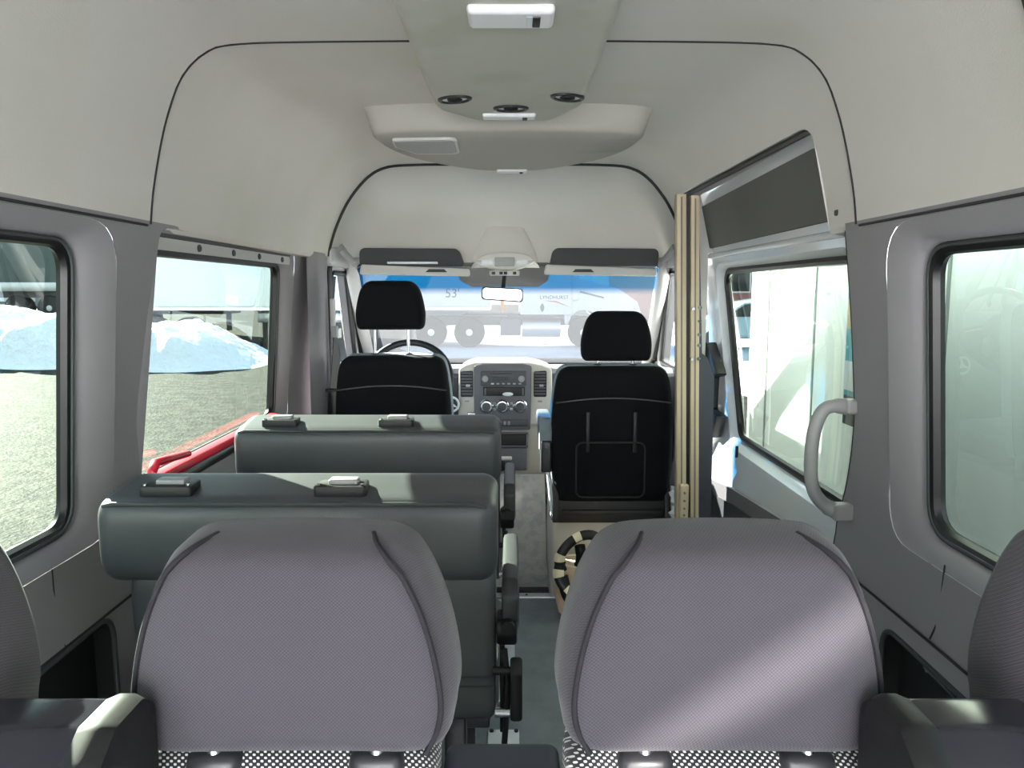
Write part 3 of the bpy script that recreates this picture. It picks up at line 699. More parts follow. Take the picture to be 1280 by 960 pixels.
obj('hub', lathe(B(), T @ Vector((0, 0, -.03)), (T.to_3x3() @ Vector((0, 0, 1))), [(.085, 0), (.08, .03), (.05, .04), (.001, .042)]), 'plastic_dark', swh)
for a in (0, 180, 270): 
    t = math.radians(a); obj('spoke', tube(B(), [T @ Vector((.06*math.cos(t), .06*math.sin(t), -.01)), T @ Vector((.196*math.cos(t), .196*math.sin(t), 0))], .018, 8, flat=.5), 'plastic_dark', swh)
obj('column', tube(B(), [T @ Vector((0, 0, -.03)), T @ Vector((0, 0, -.22))], .04, 12), 'plastic_dark', swh)
# ------------------------------------------------------------------ front seats
def posts(parent, xs, y, z0, z1, r=.006, m='steel'):
    for x in xs: obj('headrest_post', tube(B(), [(x, y, z0), (x, y, z1)], r, 10), m, parent)
def cab_seat(name, label, cx, Y, top, hr0, hr1, hx, hxw, bw, armside, open_under):
    s = empty(name, (cx, Y+.25, 0), label, 'seat', 'front seats of the van')
    hL = [(hx-hxw*.93, hr0+.005), (hx-hxw, hr0+.05), (hx-hxw*.97, hr0+.10), (hx-hxw*.84, hr1-.035), (hx-hxw*.62, hr1-.004), (hx-hxw*.3, hr1), (hx+hxw*.3, hr1), (hx+hxw*.62, hr1-.004), (hx+hxw*.84, hr1-.035), (hx+hxw*.97, hr0+.10), (hx+hxw, hr0+.05), (hx+hxw*.93, hr0+.005), (hx+hxw*.6, hr0), (hx-hxw*.6, hr0)]
    h = obj('headrest', pillow(smooth_loop(hL, 4), [(Y-.005, .03), (Y, .012), (Y+.02, .0), (Y+.07, .0), (Y+.095, .012), (Y+.10, .03)]), 'seat_backlit', s, sharp=80)
    posts(h, (hx-.07, hx+.07), Y+.05, top-.02, hr0+.02)
    w = bw
    bL = [(cx-w*.80, top-.004), (cx-w*.93, top-.05), (cx-w*1.0, top-.20), (cx-w*1.0, top-.33), (cx-w*.98, .50), (cx-w*.93, .43), (cx-w*.75, .41), (cx+w*.75, .41), (cx+w*.93, .43), (cx+w*.98, .50), (cx+w, top-.33), (cx+w, top-.20), (cx+w*.93, top-.05), (cx+w*.80, top-.004), (cx+w*.5, top+.002), (cx-w*.5, top+.002)]
    bl = smooth_loop(bL, 4)
    bk = obj('backrest', pillow(bl, [(Y-.03, .05), (Y-.025, .02), (Y-.012, .0), (Y+.03, -.004)]), 'seat_backlit', s, sharp=80)
    obj('front_bolster', pillow(bl, [(Y+.03, -.007), (Y+.10, -.009), (Y+.125, .012), (Y+.13, .05)]), 'seat_grey', s, sharp=80)
    obj('back_seam', tube(B(), [(cx+w*.955*t, Y-.0005+interp([(0, -.012), (.02, -.025), (.05, -.030)], w*(1-.955*abs(t))), top-.115-.02*t*t) for t in [i/16 for i in range(-16, 17)]], .003, 6), 'plastic_dark', bk)
    for x in (hx-.07, hx+.07): obj('guide_collar', lathe(B(), (x, Y+.05, top-.004), (0, 0, 1), [(.024, 0), (.024, .008), (.014, .018), (.001, .018)]), 'plastic_dark', bk)
    if open_under:
        L = rrect(cx-.145, cx+.125, .44, .66, .03, 4)
        obj('back_pocket', tube(B(), [(p.x, Y-.031, p.y) for p in L], .004, 6, True), 'black', bk)
        for x in (cx-.10, cx+.085): obj('back_rib', box(x-.008, x+.008, Y-.034, Y-.02, .62, .78, r=.003), 'black', bk)
        obj('cross_bar', box(cx-.2, cx+.2, Y-.03, Y-.01, .365, .385, r=.004), 'black', s)
        obj('rear_skirt', box(cx-.235, cx+.215, Y-.02, Y+.02, .33, .425, r=.006), 'black', s)
        for x in (cx-.225, cx+.22): obj('recliner', prism(B(), round_poly([(Y-.05, .335), (Y+.12, .335), (Y+.06, .52), (Y-.0, .54)], .02, 3), 'yz', x-.012, x+.012, bev=.003), 'black', s)
        obj('slide_rail', box(cx-.242, cx-.228, Y-.02, Y+.45, .34, .37, r=.004), 'steel', s)
        obj('side_link', tube(B(), [(cx-.235, Y-.01, .36), (cx-.245, Y, .47), (cx-.255, Y+.03, .55)], .009, 8), 'white_plate', s)
    else:
        obj('rear_skirt', box(cx-.22, cx+.22, Y-.01, Y+.04, .33, .43, r=.006), 'black', s)
    obj('cushion', pillow([Vector((p.x, p.y)) for p in smooth_loop([(cx-w*.95, .37), (cx-w, .42), (cx-w*.95, .475), (cx, .465), (cx+w*.95, .475), (cx+w, .42), (cx+w*.95, .37), (cx, .365)], 4)], [(Y+.06, .03), (Y+.10, 0), (Y+.48, 0), (Y+.53, .02), (Y+.545, .05)]), 'seat_grey', s, sharp=80)
    obj('seat_box', box(cx-.235, cx+.235, Y+.02, Y+.50, .0, .345, r=.012), 'dash_light', s, wn=True)
    if armside:
        x = cx+armside*(w+.028)
        b = B(); prism(b, round_poly([(Y+.02, .60), (Y+.06, .66), (Y+.34, .70), (Y+.36, .735), (Y+.05, .742), (Y+.0, .70)], .02, 4), 'yz', x-.027, x+.027, bev=.010); a_ = obj('armrest', b, 'seat_grey', s, wn=True)
        obj('arm_bracket', box(x-.02, x+.026, Y+.0, Y+.06, .53, .66, r=.01), 'plastic_dark', s)
    return s
ps = cab_seat('front_passenger_seat', 'dark backlit front seat nearest the sliding door with pale seat box below', .398, 3.0, .950, .977, 1.172, .412, .138, .236, -1, True)
cab_seat('driver_seat', "dark backlit driver's seat on the steering wheel side with raised headrest on long posts", -.497, 3.17, .978, 1.092, 1.293, -.505, .142, .236, 0, False)
# driver's belt
sb = empty('seat_belt', (-.80, 3.36, 1.0), "black seat belt hanging from the pillar by the driver's seat", 'seat belt')
obj('height_slider', box(-.786, -.768, 3.325, 3.36, 1.075, 1.22, r=.005), 'trim_light', sb)
obj('anchor', box(-.784, -.758, 3.32, 3.365, 1.05, 1.10, r=.006), 'plastic_grey', sb)
b = B()
loft(b, [[(-.772, 3.325, 1.07), (-.768, 3.365, 1.07), (-.765, 3.365, 1.07), (-.769, 3.325, 1.07)], [(-.782, 3.30, .90), (-.755, 3.36, .90), (-.752, 3.36, .90), (-.779, 3.30, .90)], [(-.79, 3.26, .80), (-.735, 3.34, .80), (-.732, 3.34, .80), (-.787, 3.26, .80)], [(-.80, 3.25, .45), (-.74, 3.33, .45), (-.737, 3.33, .45), (-.797, 3.25, .45)]])
obj('webbing', b, 'black', sb)
obj('belt_tongue', box(-.80, -.735, 3.262, 3.28, .822, .834, r=.003), 'black', sb)
# ------------------------------------------------------------------ folding vinyl benches
def make_bench(loc, label):
    """two place bench; measured with its back face at y = 1.40"""
    s = empty('vinyl_bench', (0, 0, 0), label, 'bench', 'grey vinyl benches beside the aisle')
    x0, x1 = -.785, -.028
    def body(prf, x0, x1, rx, n=7):
        """profile in (y, z) carried across x, its ends rounded over rx"""
        c = sum((Vector(p) for p in prf), Vector((0, 0)))/len(prf)
        b = B(); loops = []
        xs = [(x0+rx*(1-math.cos(a)), 1-math.sin(a)) for a in [PI/2*i/n for i in range(n+1)]]
        xs += [(x1-rx*(1-math.cos(a)), 1-math.sin(a)) for a in [PI/2*i/n for i in range(n, -1, -1)]]
        for x, q in xs:
            d = rx*q*1.0
            loop = []
            for p in prf:
                v = c-Vector(p); k = min(.9, d/v.length); loop.append((x, p[0]+v.x*k, p[1]+v.y*k))
            loops.append(loop)
        return loft(b, loops)
    up = smooth_loop([(1.405, .71), (1.392, .74), (1.388, .80), (1.392, .842), (1.410, .862), (1.45, .870), (1.50, .876), (1.545, .878), (1.572, .862), (1.575, .78), (1.56, .70), (1.48, .69), (1.43, .695)], 4)
    ub = obj('upper_backrest', body(up, x0, x1, .035), 'vinyl', s, sharp=80)
    lo = smooth_loop([(1.425, .715), (1.418, .60), (1.414, .50), (1.408, .44), (1.42, .415), (1.47, .41), (1.52, .42), (1.53, .55), (1.53, .70), (1.48, .725)], 4)
    lb = obj('lower_backrest', body(lo, x0+.05, x1-.004, .02), 'vinyl', s, sharp=80)
    obj('piping', tube(B(), [(x0+.012, 1.45, .842), (x0+.02, 1.40, .850), (x0+.04, 1.394, .856), (x0+.2, 1.393, .856), ((x0+x1)/2, 1.393, .856), (x1-.05, 1.394, .856), (x1-.022, 1.40, .848), (x1-.008, 1.45, .825), (x1-.004, 1.455, .76)], .0042, 8), 'vinyl_seam', ub)
    obj('stitch_line', tube(B(), [(x0+.055, 1.418, .505), (x1-.01, 1.4125, .505)], .002, 6), 'vinyl_seam', lb)
    obj('stitch_line', tube(B(), [(x0+.055, 1.414, .487), (x1-.01, 1.410, .487)], .0015, 6), 'vinyl_seam', lb)
    for x in (-.655, -.325):
        h = obj('latch_plate', prism(B(), round_poly([(x-.052, 1.415), (x+.050, 1.415), (x+.045, 1.475), (x-.045, 1.475)], .008, 3), 'xy', .860, .884, bev=.003), 'black', s)
        obj('latch_lever', box(x-.026, x+.030, 1.432, 1.462, .880, .893, r=.004), 'plastic_grey', h)
        for dx in (-.042, .040): obj('latch_screw', cyl(B(), (x+dx, 1.424, .885), (0, 0, 1), .004, .004, 8), 'steel', h)
    cu = smooth_loop([(1.55, .36), (1.56, .44), (1.62, .465), (1.90, .46), (1.95, .43), (1.94, .37), (1.75, .35)], 4)
    obj('seat_cushion', body(cu, x0+.01, x1, .03), 'vinyl', s, sharp=80)
    fr = B(); rbox(fr, x0+.03, x1-.02, 1.56, 1.90, .31, .35, r=.005); obj('seat_frame', fr, 'plastic_dark', s)
    for x in (-.70, -.115):
        for y in (1.48, 1.85):
            obj('leg', box(x-.022, x+.022, y-.02, y+.02, 0, .42 if y < 1.6 else .33, r=.006), 'plastic_dark', s)
    # aisle side hardware
    obj('aisle_bar', box(-.024, -.014, 1.43, 1.47, .38, .62, r=.003), 'black', s)
    ar = B(); prism(ar, round_poly([(1.41, .61), (1.46, .575), (1.74, .60), (1.76, .655), (1.74, .69), (1.45, .692), (1.405, .672)], .02, 4), 'yz', -.020, .014, bev=.010); obj('armrest', ar, 'arm_grey', s, wn=True)
    obj('armrest_cup', prism(B(), round_poly([(1.398, .595), (1.43, .562), (1.49, .56), (1.50, .61), (1.405, .625)], .015, 3), 'yz', -.030, .010, bev=.006), 'black', s)
    obj('pivot', cyl(B(), (-.008, 1.40, .615), (0, 1, 0), .013, .02, 14), 'black', s)
    obj('recline_lever', prism(B(), round_poly([(1.39, .425), (1.42, .42), (1.44, .53), (1.42, .545), (1.395, .52)], .01, 3), 'yz', -.004, .020, bev=.006), 'black', s)
    obj('lever_stem', tube(B(), [(-.015, 1.42, .56), (-.008, 1.41, .50), (-.012, 1.41, .41), (-.015, 1.41, .37)], .006, 8), 'black', s)
    obj('hinge_bolt', cyl(B(), (-.008, 1.41, .435), (1, 0, 0), .010, .05, 12), 'steel', s)
    obj('hinge_bolt', cyl(B(), (-.012, 1.41, .52), (1, 0, 0), .008, .05, 12), 'black', s)
    s.location = loc
    return s
bench = make_bench((0, 0, 0), 'nearest grey vinyl bench backrest, beside the aisle right behind the headrests')
b2 = copy_tree(bench, (-.004, .73, .004)); b2['label'] = "farther grey vinyl bench, right behind the driver's seat"
for ch in b2.children:                      # its armrest is a lighter square pad
    pass
ap = empty('floor_plate', (0, 2.03, 0), 'white metal plate bolted to the aisle floor beside the nearest bench leg', 'floor plate')
obj('plate', box(-.068, .02, 1.93, 2.06, 0, .008, r=.003), 'white_plate', ap)
for x in (-.058, .012): obj('bolt', cyl(B(), (x, 2.048, .010), (0, 0, 1), .006, .006, 8), 'black', ap)
t4 = obj('trim_4', box(-.14, .010, 2.22, 3.00, 0, .006, r=.002), 'alu'); tag(t4, kind='structure')
# ------------------------------------------------------------------ bag on the floor behind the passenger seat box
bag = empty('tote_bag', (.27, 2.87, 0), 'tan tote bag with black and cream looped handles on the aisle floor', 'bag')
rows = []
for z, w, d in ((0.0, .09, .05), (.012, .105, .062), (.06, .115, .068), (.12, .118, .07), (.18, .116, .066), (.21, .112, .06)):
    rows.append([(.285+w*math.copysign(abs(math.cos(a))**.6, math.cos(a)), 2.88+d*math.copysign(abs(math.sin(a))**.7, math.sin(a)), z) for a in [2*PI*i/32 for i in range(32)]])
obj('bag_body', loft(B(), rows), 'tan', bag)
obj('bag_rim', tube(B(), rows[-1], .006, 8, True), 'webbing', bag)
def handle(pts, name):
    P = smooth_loop(pts, 6, False); seg = max(2, len(P)//7)
    h = obj(name, tube(B(), P, .019, 10, flat=.55), 'black', bag)
    for i in (seg, 3*seg, 5*seg):
        if i+3 < len(P): obj('cream_band', tube(B(), P[i:i+4], .0205, 10, flat=.58), 'webbing', h)
handle([(.19, 2.80, .20), (.178, 2.79, .25), (.21, 2.79, .305), (.26, 2.80, .335), (.31, 2.80, .335), (.345, 2.80, .29), (.35, 2.81, .21)], 'handle')
handle([(.185, 2.80, .24), (.175, 2.785, .19), (.20, 2.775, .14), (.25, 2.765, .105), (.31, 2.76, .09), (.34, 2.77, .13)], 'handle')
obj('inner_strap', tube(B(), smooth_loop([(.255, 2.80, .30), (.262, 2.81, .25), (.255, 2.82, .21)], 5, False), .02, 8, flat=.4), 'black', bag)
obj('front_strap', tube(B(), smooth_loop([(.19, 2.80, .18), (.205, 2.79, .12), (.23, 2.80, .07)], 5, False), .022, 8, flat=.3), 'black', bag)
obj('tassel', tube(B(), [(.245, 2.795, .10), (.25, 2.79, .06), (.243, 2.79, .03)], [.008, .012, .006], 8), 'red_ink', bag)
pb = obj('clear_wrapper', tube(B(), smooth_loop([(.640, 2.93, .35), (.628, 2.92, .39), (.640, 2.925, .42), (.626, 2.92, .46), (.634, 2.93, .49)], 4, False), [.012+.006*math.sin(i*2.1) for i in range(17)], 8), 'crystal')
tag(pb, 'crumpled clear wrapper hanging between the passenger seat and the cream channel', 'wrapper')
# ------------------------------------------------------------------ the rear row in front of the camera
rr = empty('rear_seat_row', (-.005, .72, 0), 'nearest seat row with four dark grey headrests and dotted cloth backs', 'seat row')
HH = [(0.06, 0.826), (0.132, 0.831), (0.144, 0.86), (0.1465, 0.89), (0.141, 0.935), (0.13, 0.98), (0.115, 1.018), (0.097, 1.04), (0.06, 1.047)]
HH = [(x, .83+(z-.83)*.885) for x, z in HH]
HB = [(-x, z) for x, z in HH[1:]]+[(x, z) for x, z in reversed(HH)]+[(-.06, .826)]
CXS = (-.628, -.203, .195, .612)
def headrest(cx, mirror):
    L = [(cx+(-x if mirror else x)*1.0, z) for x, z in HB]
    L = smooth_loop(L, 4)
    return pillow(L, [(.643, .075), (.645, .045), (.649, .022), (.656, .008), (.668, .001), (.690, -.004), (.735, -.006), (.757, .008), (.766, .03), (.768, .06)])
for i, cx in enumerate(CXS):
    h = obj('headrest', headrest(cx, cx > 0), 'headrest_cloth', rr, sharp=80)
    L = smooth_loop([(cx+x*.985, z) for x, z in HB], 4)
    c = Vector((cx, .93))
    for sd in (-1, 1):
        pts = [(cx+sd*(x-.008), .6545, z-(.004 if z > 1.01 else 0)) for x, z in HH[1:-2]]+[(cx+sd*.098, .6535, 1.0085), (cx+sd*.090, .660, 1.0165), (cx+sd*.081, .675, 1.0220), (cx+sd*.073, .70, 1.0240)]
        pts = smooth_loop(pts, 4, False)
        obj('side_seam', tube(B(), pts, .0028, 6), 'fabric_grey_seam', h)
    posts(h, (cx-.072, cx+.078), .705, .80, .84, .008)
    b = rbox(B(), cx-(.144 if i == 2 else .182), cx+(.132 if i == 1 else .182), .655, .755, .38, .828, r=.03, seg=5)
    bk = obj('backrest', b, 'dotted_cloth', rr, wn=True)
    for x in (cx-.072, cx+.078):
        obj('guide_strap', box(x-.026, x+.026, .651, .758, .60, .8295, r=.012), 'plastic_dark', bk)
        obj('post_socket', lathe(B(), (x, .665, .830), (0, 0, 1), [(.008, -.01), (.0075, .004), (.005, .008), (.001, .009)]), 'steel', bk)
    obj('seat_cushion', box(cx-.18, cx+.18, .76, 1.18, .33, .45, r=.03), 'dotted_cloth', rr, wn=True)
obj('centre_panel', box(-.068, .048, .650, .745, .45, .790, r=.012, seg=5), 'panel_slate', rr, wn=True)
for x0, x1 in ((-.47, -.315), (.308, .445)):
    P = round_poly([(x0, .72), (x1, .72), (x1+.0, .86), (x1-.018, .906), (x0+.018, .908), (x0, .87)], [.02, .02, .04, .03, .03, .04], 5)
    h = obj('belt_housing', prism(B(), round_poly([(.535, .72), (.64, .72), (.64, .89), (.62, .905), (.575, .905), (.545, .885), (.535, .85)], .02, 5), 'yz', x0, x1, bev=.014), 'plastic_gloss', rr)
    e0, e1 = (x1-.035, x1+.004) if x0 < 0 else (x0-.004, x0+.035)
    obj('housing_cap', prism(B(), round_poly([(.532, .716), (.644, .716), (.644, .89), (.622, .909), (.573, .909), (.542, .888), (.532, .85)], .02, 5), 'yz', e0, e1, bev=.014), 'black', h)
obj('support_frame', box(-.74, .72, .70, .78, .30, .40, r=.01), 'plastic_dark', rr)
for x in (-.70, -.25, .24, .68):
    obj('leg', box(x-.025, x+.025, .72, .78, 0, .32, r=.006), 'plastic_dark', rr)
    obj('leg', box(x-.025, x+.025, 1.08, 1.14, 0, .36, r=.006), 'plastic_dark', rr)
# ------------------------------------------------------------------ outside
GZ = -.66
def ground_z(x, y):
    r = max(0, min(1, (-x-9)/9)); return GZ + .75*r*r*(3-2*r)*max(0, min(1, (y-14)/10))
gx = [-70, -50, -36, -28]+[-24+i*1.0 for i in range(0, 22)]+[0, 3, 6, 10, 16, 24, 36, 60]
gy = [-50, -30, -18, -10, -5, -2]+[i*1.5 for i in range(0, 27)]+[45, 55, 75, 110]
b = B(); V = [[b.verts.new((x, y, ground_z(x, y))) for x in gx] for y in gy]
for j in range(len(gy)-1):
    for i in range(len(gx)-1): b.faces.new((V[j][i], V[j][i+1], V[j+1][i+1], V[j+1][i]))
gnd = obj('ground', b, 'asphalt'); tag(gnd, kind='structure')
def patch(name, x0, x1, y0, y1, h, m, seed, nx=50, ny=40, pw=1.0, label=None, cat=None, fn=None):
    b = B(); V = []
    for j in range(ny+1):
        row = []
        for i in range(nx+1):
            u, v = i/nx, j/ny; x = x0+(x1-x0)*u; y = y0+(y1-y0)*v
            e = min(1, min(u, 1-u)*5)*min(1, min(v, 1-v)*4)
            e = e*e*(3-2*e)
            v2 = v+.16*noise.noise((x*.8, seed, 1)); e = min(1, min(u, 1-u)*5)*min(1, max(0, min(v2, 1-v2))*4); e = e*e*(3-2*e)*min(1, min(v, 1-v)*8)
            n = noise.noise((x*6, y*6, seed))*.035+noise.noise((x*.45+seed, y*.45, 0))*.35+noise.noise((x*1.3, y*1.3+seed, 3))*.14+noise.noise((x*3.1, y*3.1, seed))*.05
            hh = h*(fn(u, v) if fn else 1)
            row.append(b.verts.new((x, y, ground_z(x, y)-.03+e*max(0, hh*(.72+n)))))
        V.append(row)
    for j in range(ny):
        for i in range(nx): b.faces.new((V[j][i], V[j][i+1], V[j+1][i+1], V[j+1][i]))
    return obj(name, b, m)
tag(patch('snow_bank', -16.2, -6.2, 18.0, 22.5, 1.45, 'snow', 4.0, 110, 50), 'long ploughed snow bank across the lot outside the left windows', 'snow bank')
tag(patch('snow_field', -6.3, 16, 7, 60, .06, 'snow_lot', 2.0, 60, 80), kind='structure')
def wheel(parent, x, y, z, r, w, name='wheel'):
    o = obj(name, lathe(B(), (x, y-w/2, z), (0, 1, 0), [(r*.60, 0), (r*.92, 0), (r, .04), (r, w-.04), (r*.92, w), (r*.60, w)], 32), 'tyre', parent)
    obj('rim', lathe(B(), (x, y-w/2+.02, z), (0, -1, 0), [(r*.62, -.02), (r*.60, .01), (r*.50, -.03), (r*.24, -.02), (r*.22, .05), (r*.01, .055)], 24), 'alu', o)
    return o
# semi truck across the front
tk = empty('semi_truck', (0, 27, GZ), 'white semi tractor facing right across the lot ahead of the windscreen', 'truck')
Yt = 26.0
obj('chassis_rail', box(-4.3, 3.3, Yt+.3, Yt+1.9, GZ+.75, GZ+1.05, r=.03), 'chassis', tk)
P = [(.25, 1.1), (2.05, 1.1), (2.05, 3.1), (1.75, 3.95), (1.2, 4.1), (.25, 4.1)]
obj('sleeper_cab', prism(B(), round_poly([(x, z+GZ) for x, z in P], .12, 4), 'xz', Yt, Yt+2.4, bev=.06), 'trailer_white', tk)
P = [(1.75, 1.08), (1.8, .75), (1.9, .75), (2.0, 1.05), (2.2, 1.22), (2.45, 1.26), (2.7, 1.2), (2.92, 1.0), (3.0, .7), (4.3, .65), (4.4, 1.1), (4.25, 1.55), (3.6, 2.0), (2.05, 2.4)]
obj('hood', prism(B(), round_poly([(x, z+GZ) for x, z in P], .08, 3), 'xz', Yt+.1, Yt+2.3, bev=.06), 'trailer_white', tk)
obj('side_window', prism(B(), round_poly([(1.25, 2.45+GZ), (2.0, 2.45+GZ), (1.95, 3.1+GZ), (1.3, 3.15+GZ)], .06, 3), 'xz', Yt-.01, Yt+.02), 'dark_glass', tk)
obj('hood_stripe', prism(B(), [(2.3, 1.86+GZ), (3.1, 1.66+GZ), (3.1, 1.72+GZ), (2.3, 1.92+GZ)], 'xz', Yt+.09, Yt+.12), 'chassis', tk)
obj('air_intake', box(2.0, 2.25, Yt-.12, Yt+.1, 1.6+GZ, 3.2+GZ, r=.08), 'trailer_white', tk)
obj('fuel_tank', tube(B(), [(.35, Yt+.35, GZ+.68), (1.65, Yt+.35, GZ+.68)], .33, 20), 'alu', tk)
obj('side_step', box(-.15, 1.75, Yt-.02, Yt+.12, 1.0+GZ, 1.12+GZ, r=.02), 'chassis', tk)
obj('door_handle', prism(B(), smooth_loop([(1.02, 1.22+GZ), (1.09, 1.36+GZ), (1.02, 1.50+GZ), (.95, 1.36+GZ)], 4), 'xz', Yt-.02, Yt+.01), 'ink', tk)
text('door_lettering', 'LYNDHURST', .17, 'ink', (1.42, Yt-.012, 1.70+GZ), (PI/2, 0, 0), tk)
obj('door_swoosh', prism(B(), [(1.05, 1.60+GZ), (1.5, 1.58+GZ), (2.0, 1.36+GZ), (1.5, 1.53+GZ)], 'xz', Yt-.012, Yt+.01), 'red_ink', tk)
for x in (-2.75, -1.45): wheel(tk, x, Yt+.35, GZ+.52, .52, .5)
wheel(tk, 2.42, Yt+.20, GZ+.52, .52, .34)
obj('battery_box', box(-.4, .3, Yt+.05, Yt+.6, GZ+.42, GZ+.98, r=.03), 'dash_mid', tk)
obj('mudflap', box(-3.5, -3.42, Yt+.1, Yt+.7, GZ+.3, GZ+1.0, r=.01), 'black', tk)
obj('strap', box(-.38, -.26, Yt+.2, Yt+.3, GZ+1.2, GZ+1.75, r=.02), 'orange', tk)
obj('mirror_arm', box(2.0, 2.12, Yt-.3, Yt-.12, 2.6+GZ, 3.3+GZ, r=.03), 'trailer_white', tk)
tr = empty('box_trailer', (-7, 27, GZ), "white fifty three foot box trailer coupled behind the semi tractor", 'trailer')
obj('trailer_box', box(-13.5, -.75, Yt-.05, Yt+2.5, GZ+1.38, GZ+4.1, r=.05), 'trailer_white', tr)
obj('bottom_rail', box(-13.5, -.75, Yt-.07, Yt+2.52, GZ+1.25, GZ+1.40, r=.02), 'alu', tr)
text('length_mark', "53'", .42, 'ink', (-2.0, Yt-.055, GZ+1.83), (PI/2, 0, 0), tr)
for x in (-5.0, -4.7): obj('landing_leg', box(x-.07, x+.07, Yt+.4, Yt+.55, GZ, GZ+1.3, r=.02), 'chassis', tr)
for x in (-11.0, -12.2): wheel(tr, x, Yt+.35, GZ+.52, .52, .5)
# trailers behind the snow bank, seen through the left windows
def far_trailer(name, x0, x1, Y, h0, h1, label, seams, wheels=(), side_h=0):
    s = empty(name, ((x0+x1)/2, Y+1.2, ground_z(x0, Y)), label, 'trailer', 'parked trailers beyond the snow bank')
    z = ground_z((x0+x1)/2, Y)
    obj('trailer_box', box(x0, x1, Y, Y+2.5, z+h0, z+h1, r=.05), 'trailer_grey', s)
    obj('side_rail', box(x0, x1, Y-.05, Y, z+h0, z+h0+.35, r=.02), 'alu', s)
    for x in seams: obj('corner_post', box(x-.06, x+.06, Y-.04, Y, z+h0+.3, z+h1, r=.01), 'chassis', s)
    obj('underframe', box(x0+.3, x1-.3, Y+.3, Y+2.2, z+h0-.25, z+h0, r=.02), 'chassis', s)
    for x in wheels: wheel(s, x, Y+.45, z+.5, .5, .5)
    for x in (x0+.15, x1-.15): obj('support_leg', box(x-.08, x+.08, Y+.3, Y+.5, z, z+h0, r=.02), 'chassis', s)
    return s
far_trailer('cargo_trailer', -21.5, -17.0, 30, 1.15, 3.9, 'grey green trailer with two wheels beyond the snow, seen through the near left window', (-21.4, -17.1), (-19.4, -18.1))
far_trailer('cargo_trailer', -15.4, -11.2, 30.5, .9, 4.2, 'grey green box trailer with a dark corner post, seen through the second left window', (-15.3, -12.2, -11.3), (-14.6,))
far_trailer('cargo_trailer', -9.9, -6.5, 30, .7, 4.4, 'grey green box trailer nearest the driver side pillar, seen past the second left window', (-9.8, -6.6), (-7.4,))
# neighbour on the right: long pale trailer side close to the van
nb = empty('parked_trailer', (3.0, 3, GZ), 'pale white trailer wall standing close outside the right windows', 'trailer')
NX = 1.3
obj('side_wall', box(NX, NX+2.4, 1.6, 4.22, GZ+.45, GZ+3.9, r=.03), 'trailer_wall', nb)
for y in (2.3, 3.3, 3.9): obj('panel_joint', box(NX-.006, NX+.002, y-.006, y+.006, GZ+.46, GZ+3.88, r=.001), 'wall_joint', nb)
obj('underframe', box(NX+.3, NX+2.0, 1.7, 4.1, GZ+.15, GZ+.5, r=.02), 'chassis', nb)
for y in (2.2, 3.1):
    o = obj('wheel', lathe(B(), (NX+.1, y, GZ+.45), (1, 0, 0), [(.28, 0), (.42, 0), (.45, .04), (.45, .26), (.42, .3), (.28, .3)], 28), 'tyre', nb)
for y in (3.7,): obj('support_leg', box(NX+.35, NX+.5, y-.07, y+.07, GZ, GZ+.4, r=.02), 'chassis', nb)
ps_ = empty('poster', (NX-.01, 3.0, 1.0), 'framed teal poster on the pale trailer wall beside the sliding door window edge', 'poster')
obj('poster_frame', box(NX-.03, NX-.004, 2.66, 2.93, .78, 1.30, r=.008), 'trailer_white', ps_)
obj('poster_sheet', box(NX-.034, NX-.029, 2.68, 2.91, .80, 1.28, r=.002), 'poster_blue', ps_)
for z, m in ((1.16, 'tan'), (.93, 'white_plate'), (.80, 'panel_slate')): obj('poster_block', box(NX-.037, NX-.033, 2.69, 2.90, z-.05, z+.06, r=.001), m, ps_)
# light blue car ahead on the right
car = empty('parked_car', (8.0, 25, GZ), 'pale blue car parked far ahead, seen through the sliding door window', 'car')
P = [(5.6, .35), (5.55, .75), (5.75, .98), (6.8, 1.08), (7.5, 1.55), (8.4, 1.68), (9.6, 1.62), (10.3, 1.15), (10.55, 1.0), (10.6, .4)]
obj('body', prism(B(), round_poly([(x, z+GZ) for x, z in P], .12, 4), 'xz', 25, 26.8, bev=.10), 'car_paint', car)
obj('side_glass', prism(B(), round_poly([(6.95, 1.08+GZ), (7.55, 1.48+GZ), (8.4, 1.58+GZ), (9.5, 1.53+GZ), (10.1, 1.12+GZ)], .05, 3), 'xz', 24.98, 25.02), 'dark_glass', car)
for x in (6.55, 9.6): wheel(car, x, 25.1, GZ+.34, .34, .24)
sg = empty('street_sign', (7.9, 23, GZ), 'white and blue sign on a thin pole ahead of the pale trailer wall', 'sign')
obj('pole', tube(B(), [(7.2, 22.5, GZ), (7.2, 22.5, GZ+3.2)], .04, 10), 'pole', sg)
obj('plate', box(6.95, 7.45, 22.44, 22.47, GZ+2.35, GZ+3.2, r=.03), 'trailer_white', sg)
obj('symbol', prism(B(), [(7.02, GZ+2.5), (7.38, GZ+2.5), (7.30, GZ+2.95), (7.2, GZ+3.1)], 'xz', 22.425, 22.442), 'sign_blue', sg)
bd = empty('brick_building', (9, 48, GZ), 'low reddish brick building in the distance beyond the truck', 'building')
obj('wall', box(6, 26, 48, 58, GZ, GZ+5, r=.05), 'brick', bd)
obj('roof', box(5.8, 26.2, 47.8, 58.2, GZ+5, GZ+5.4, r=.05), 'chassis', bd)
for x in (9, 13, 17, 21): 
    f = obj('window', box(x, x+1.8, 47.93, 48.02, GZ+1.8, GZ+3.4, r=.02), 'trailer_white', bd)
    obj('pane', box(x+.1, x+1.7, 47.90, 47.95, GZ+1.9, GZ+3.3, r=.01), 'dark_glass', f)
wb = empty('warehouse', (-28, 60, GZ), 'long grey clad warehouse in the distance behind the parked trailers', 'building')
obj('wall', box(-60, -4, 60, 70, GZ, GZ+7, r=.05), 'cladding', wb)
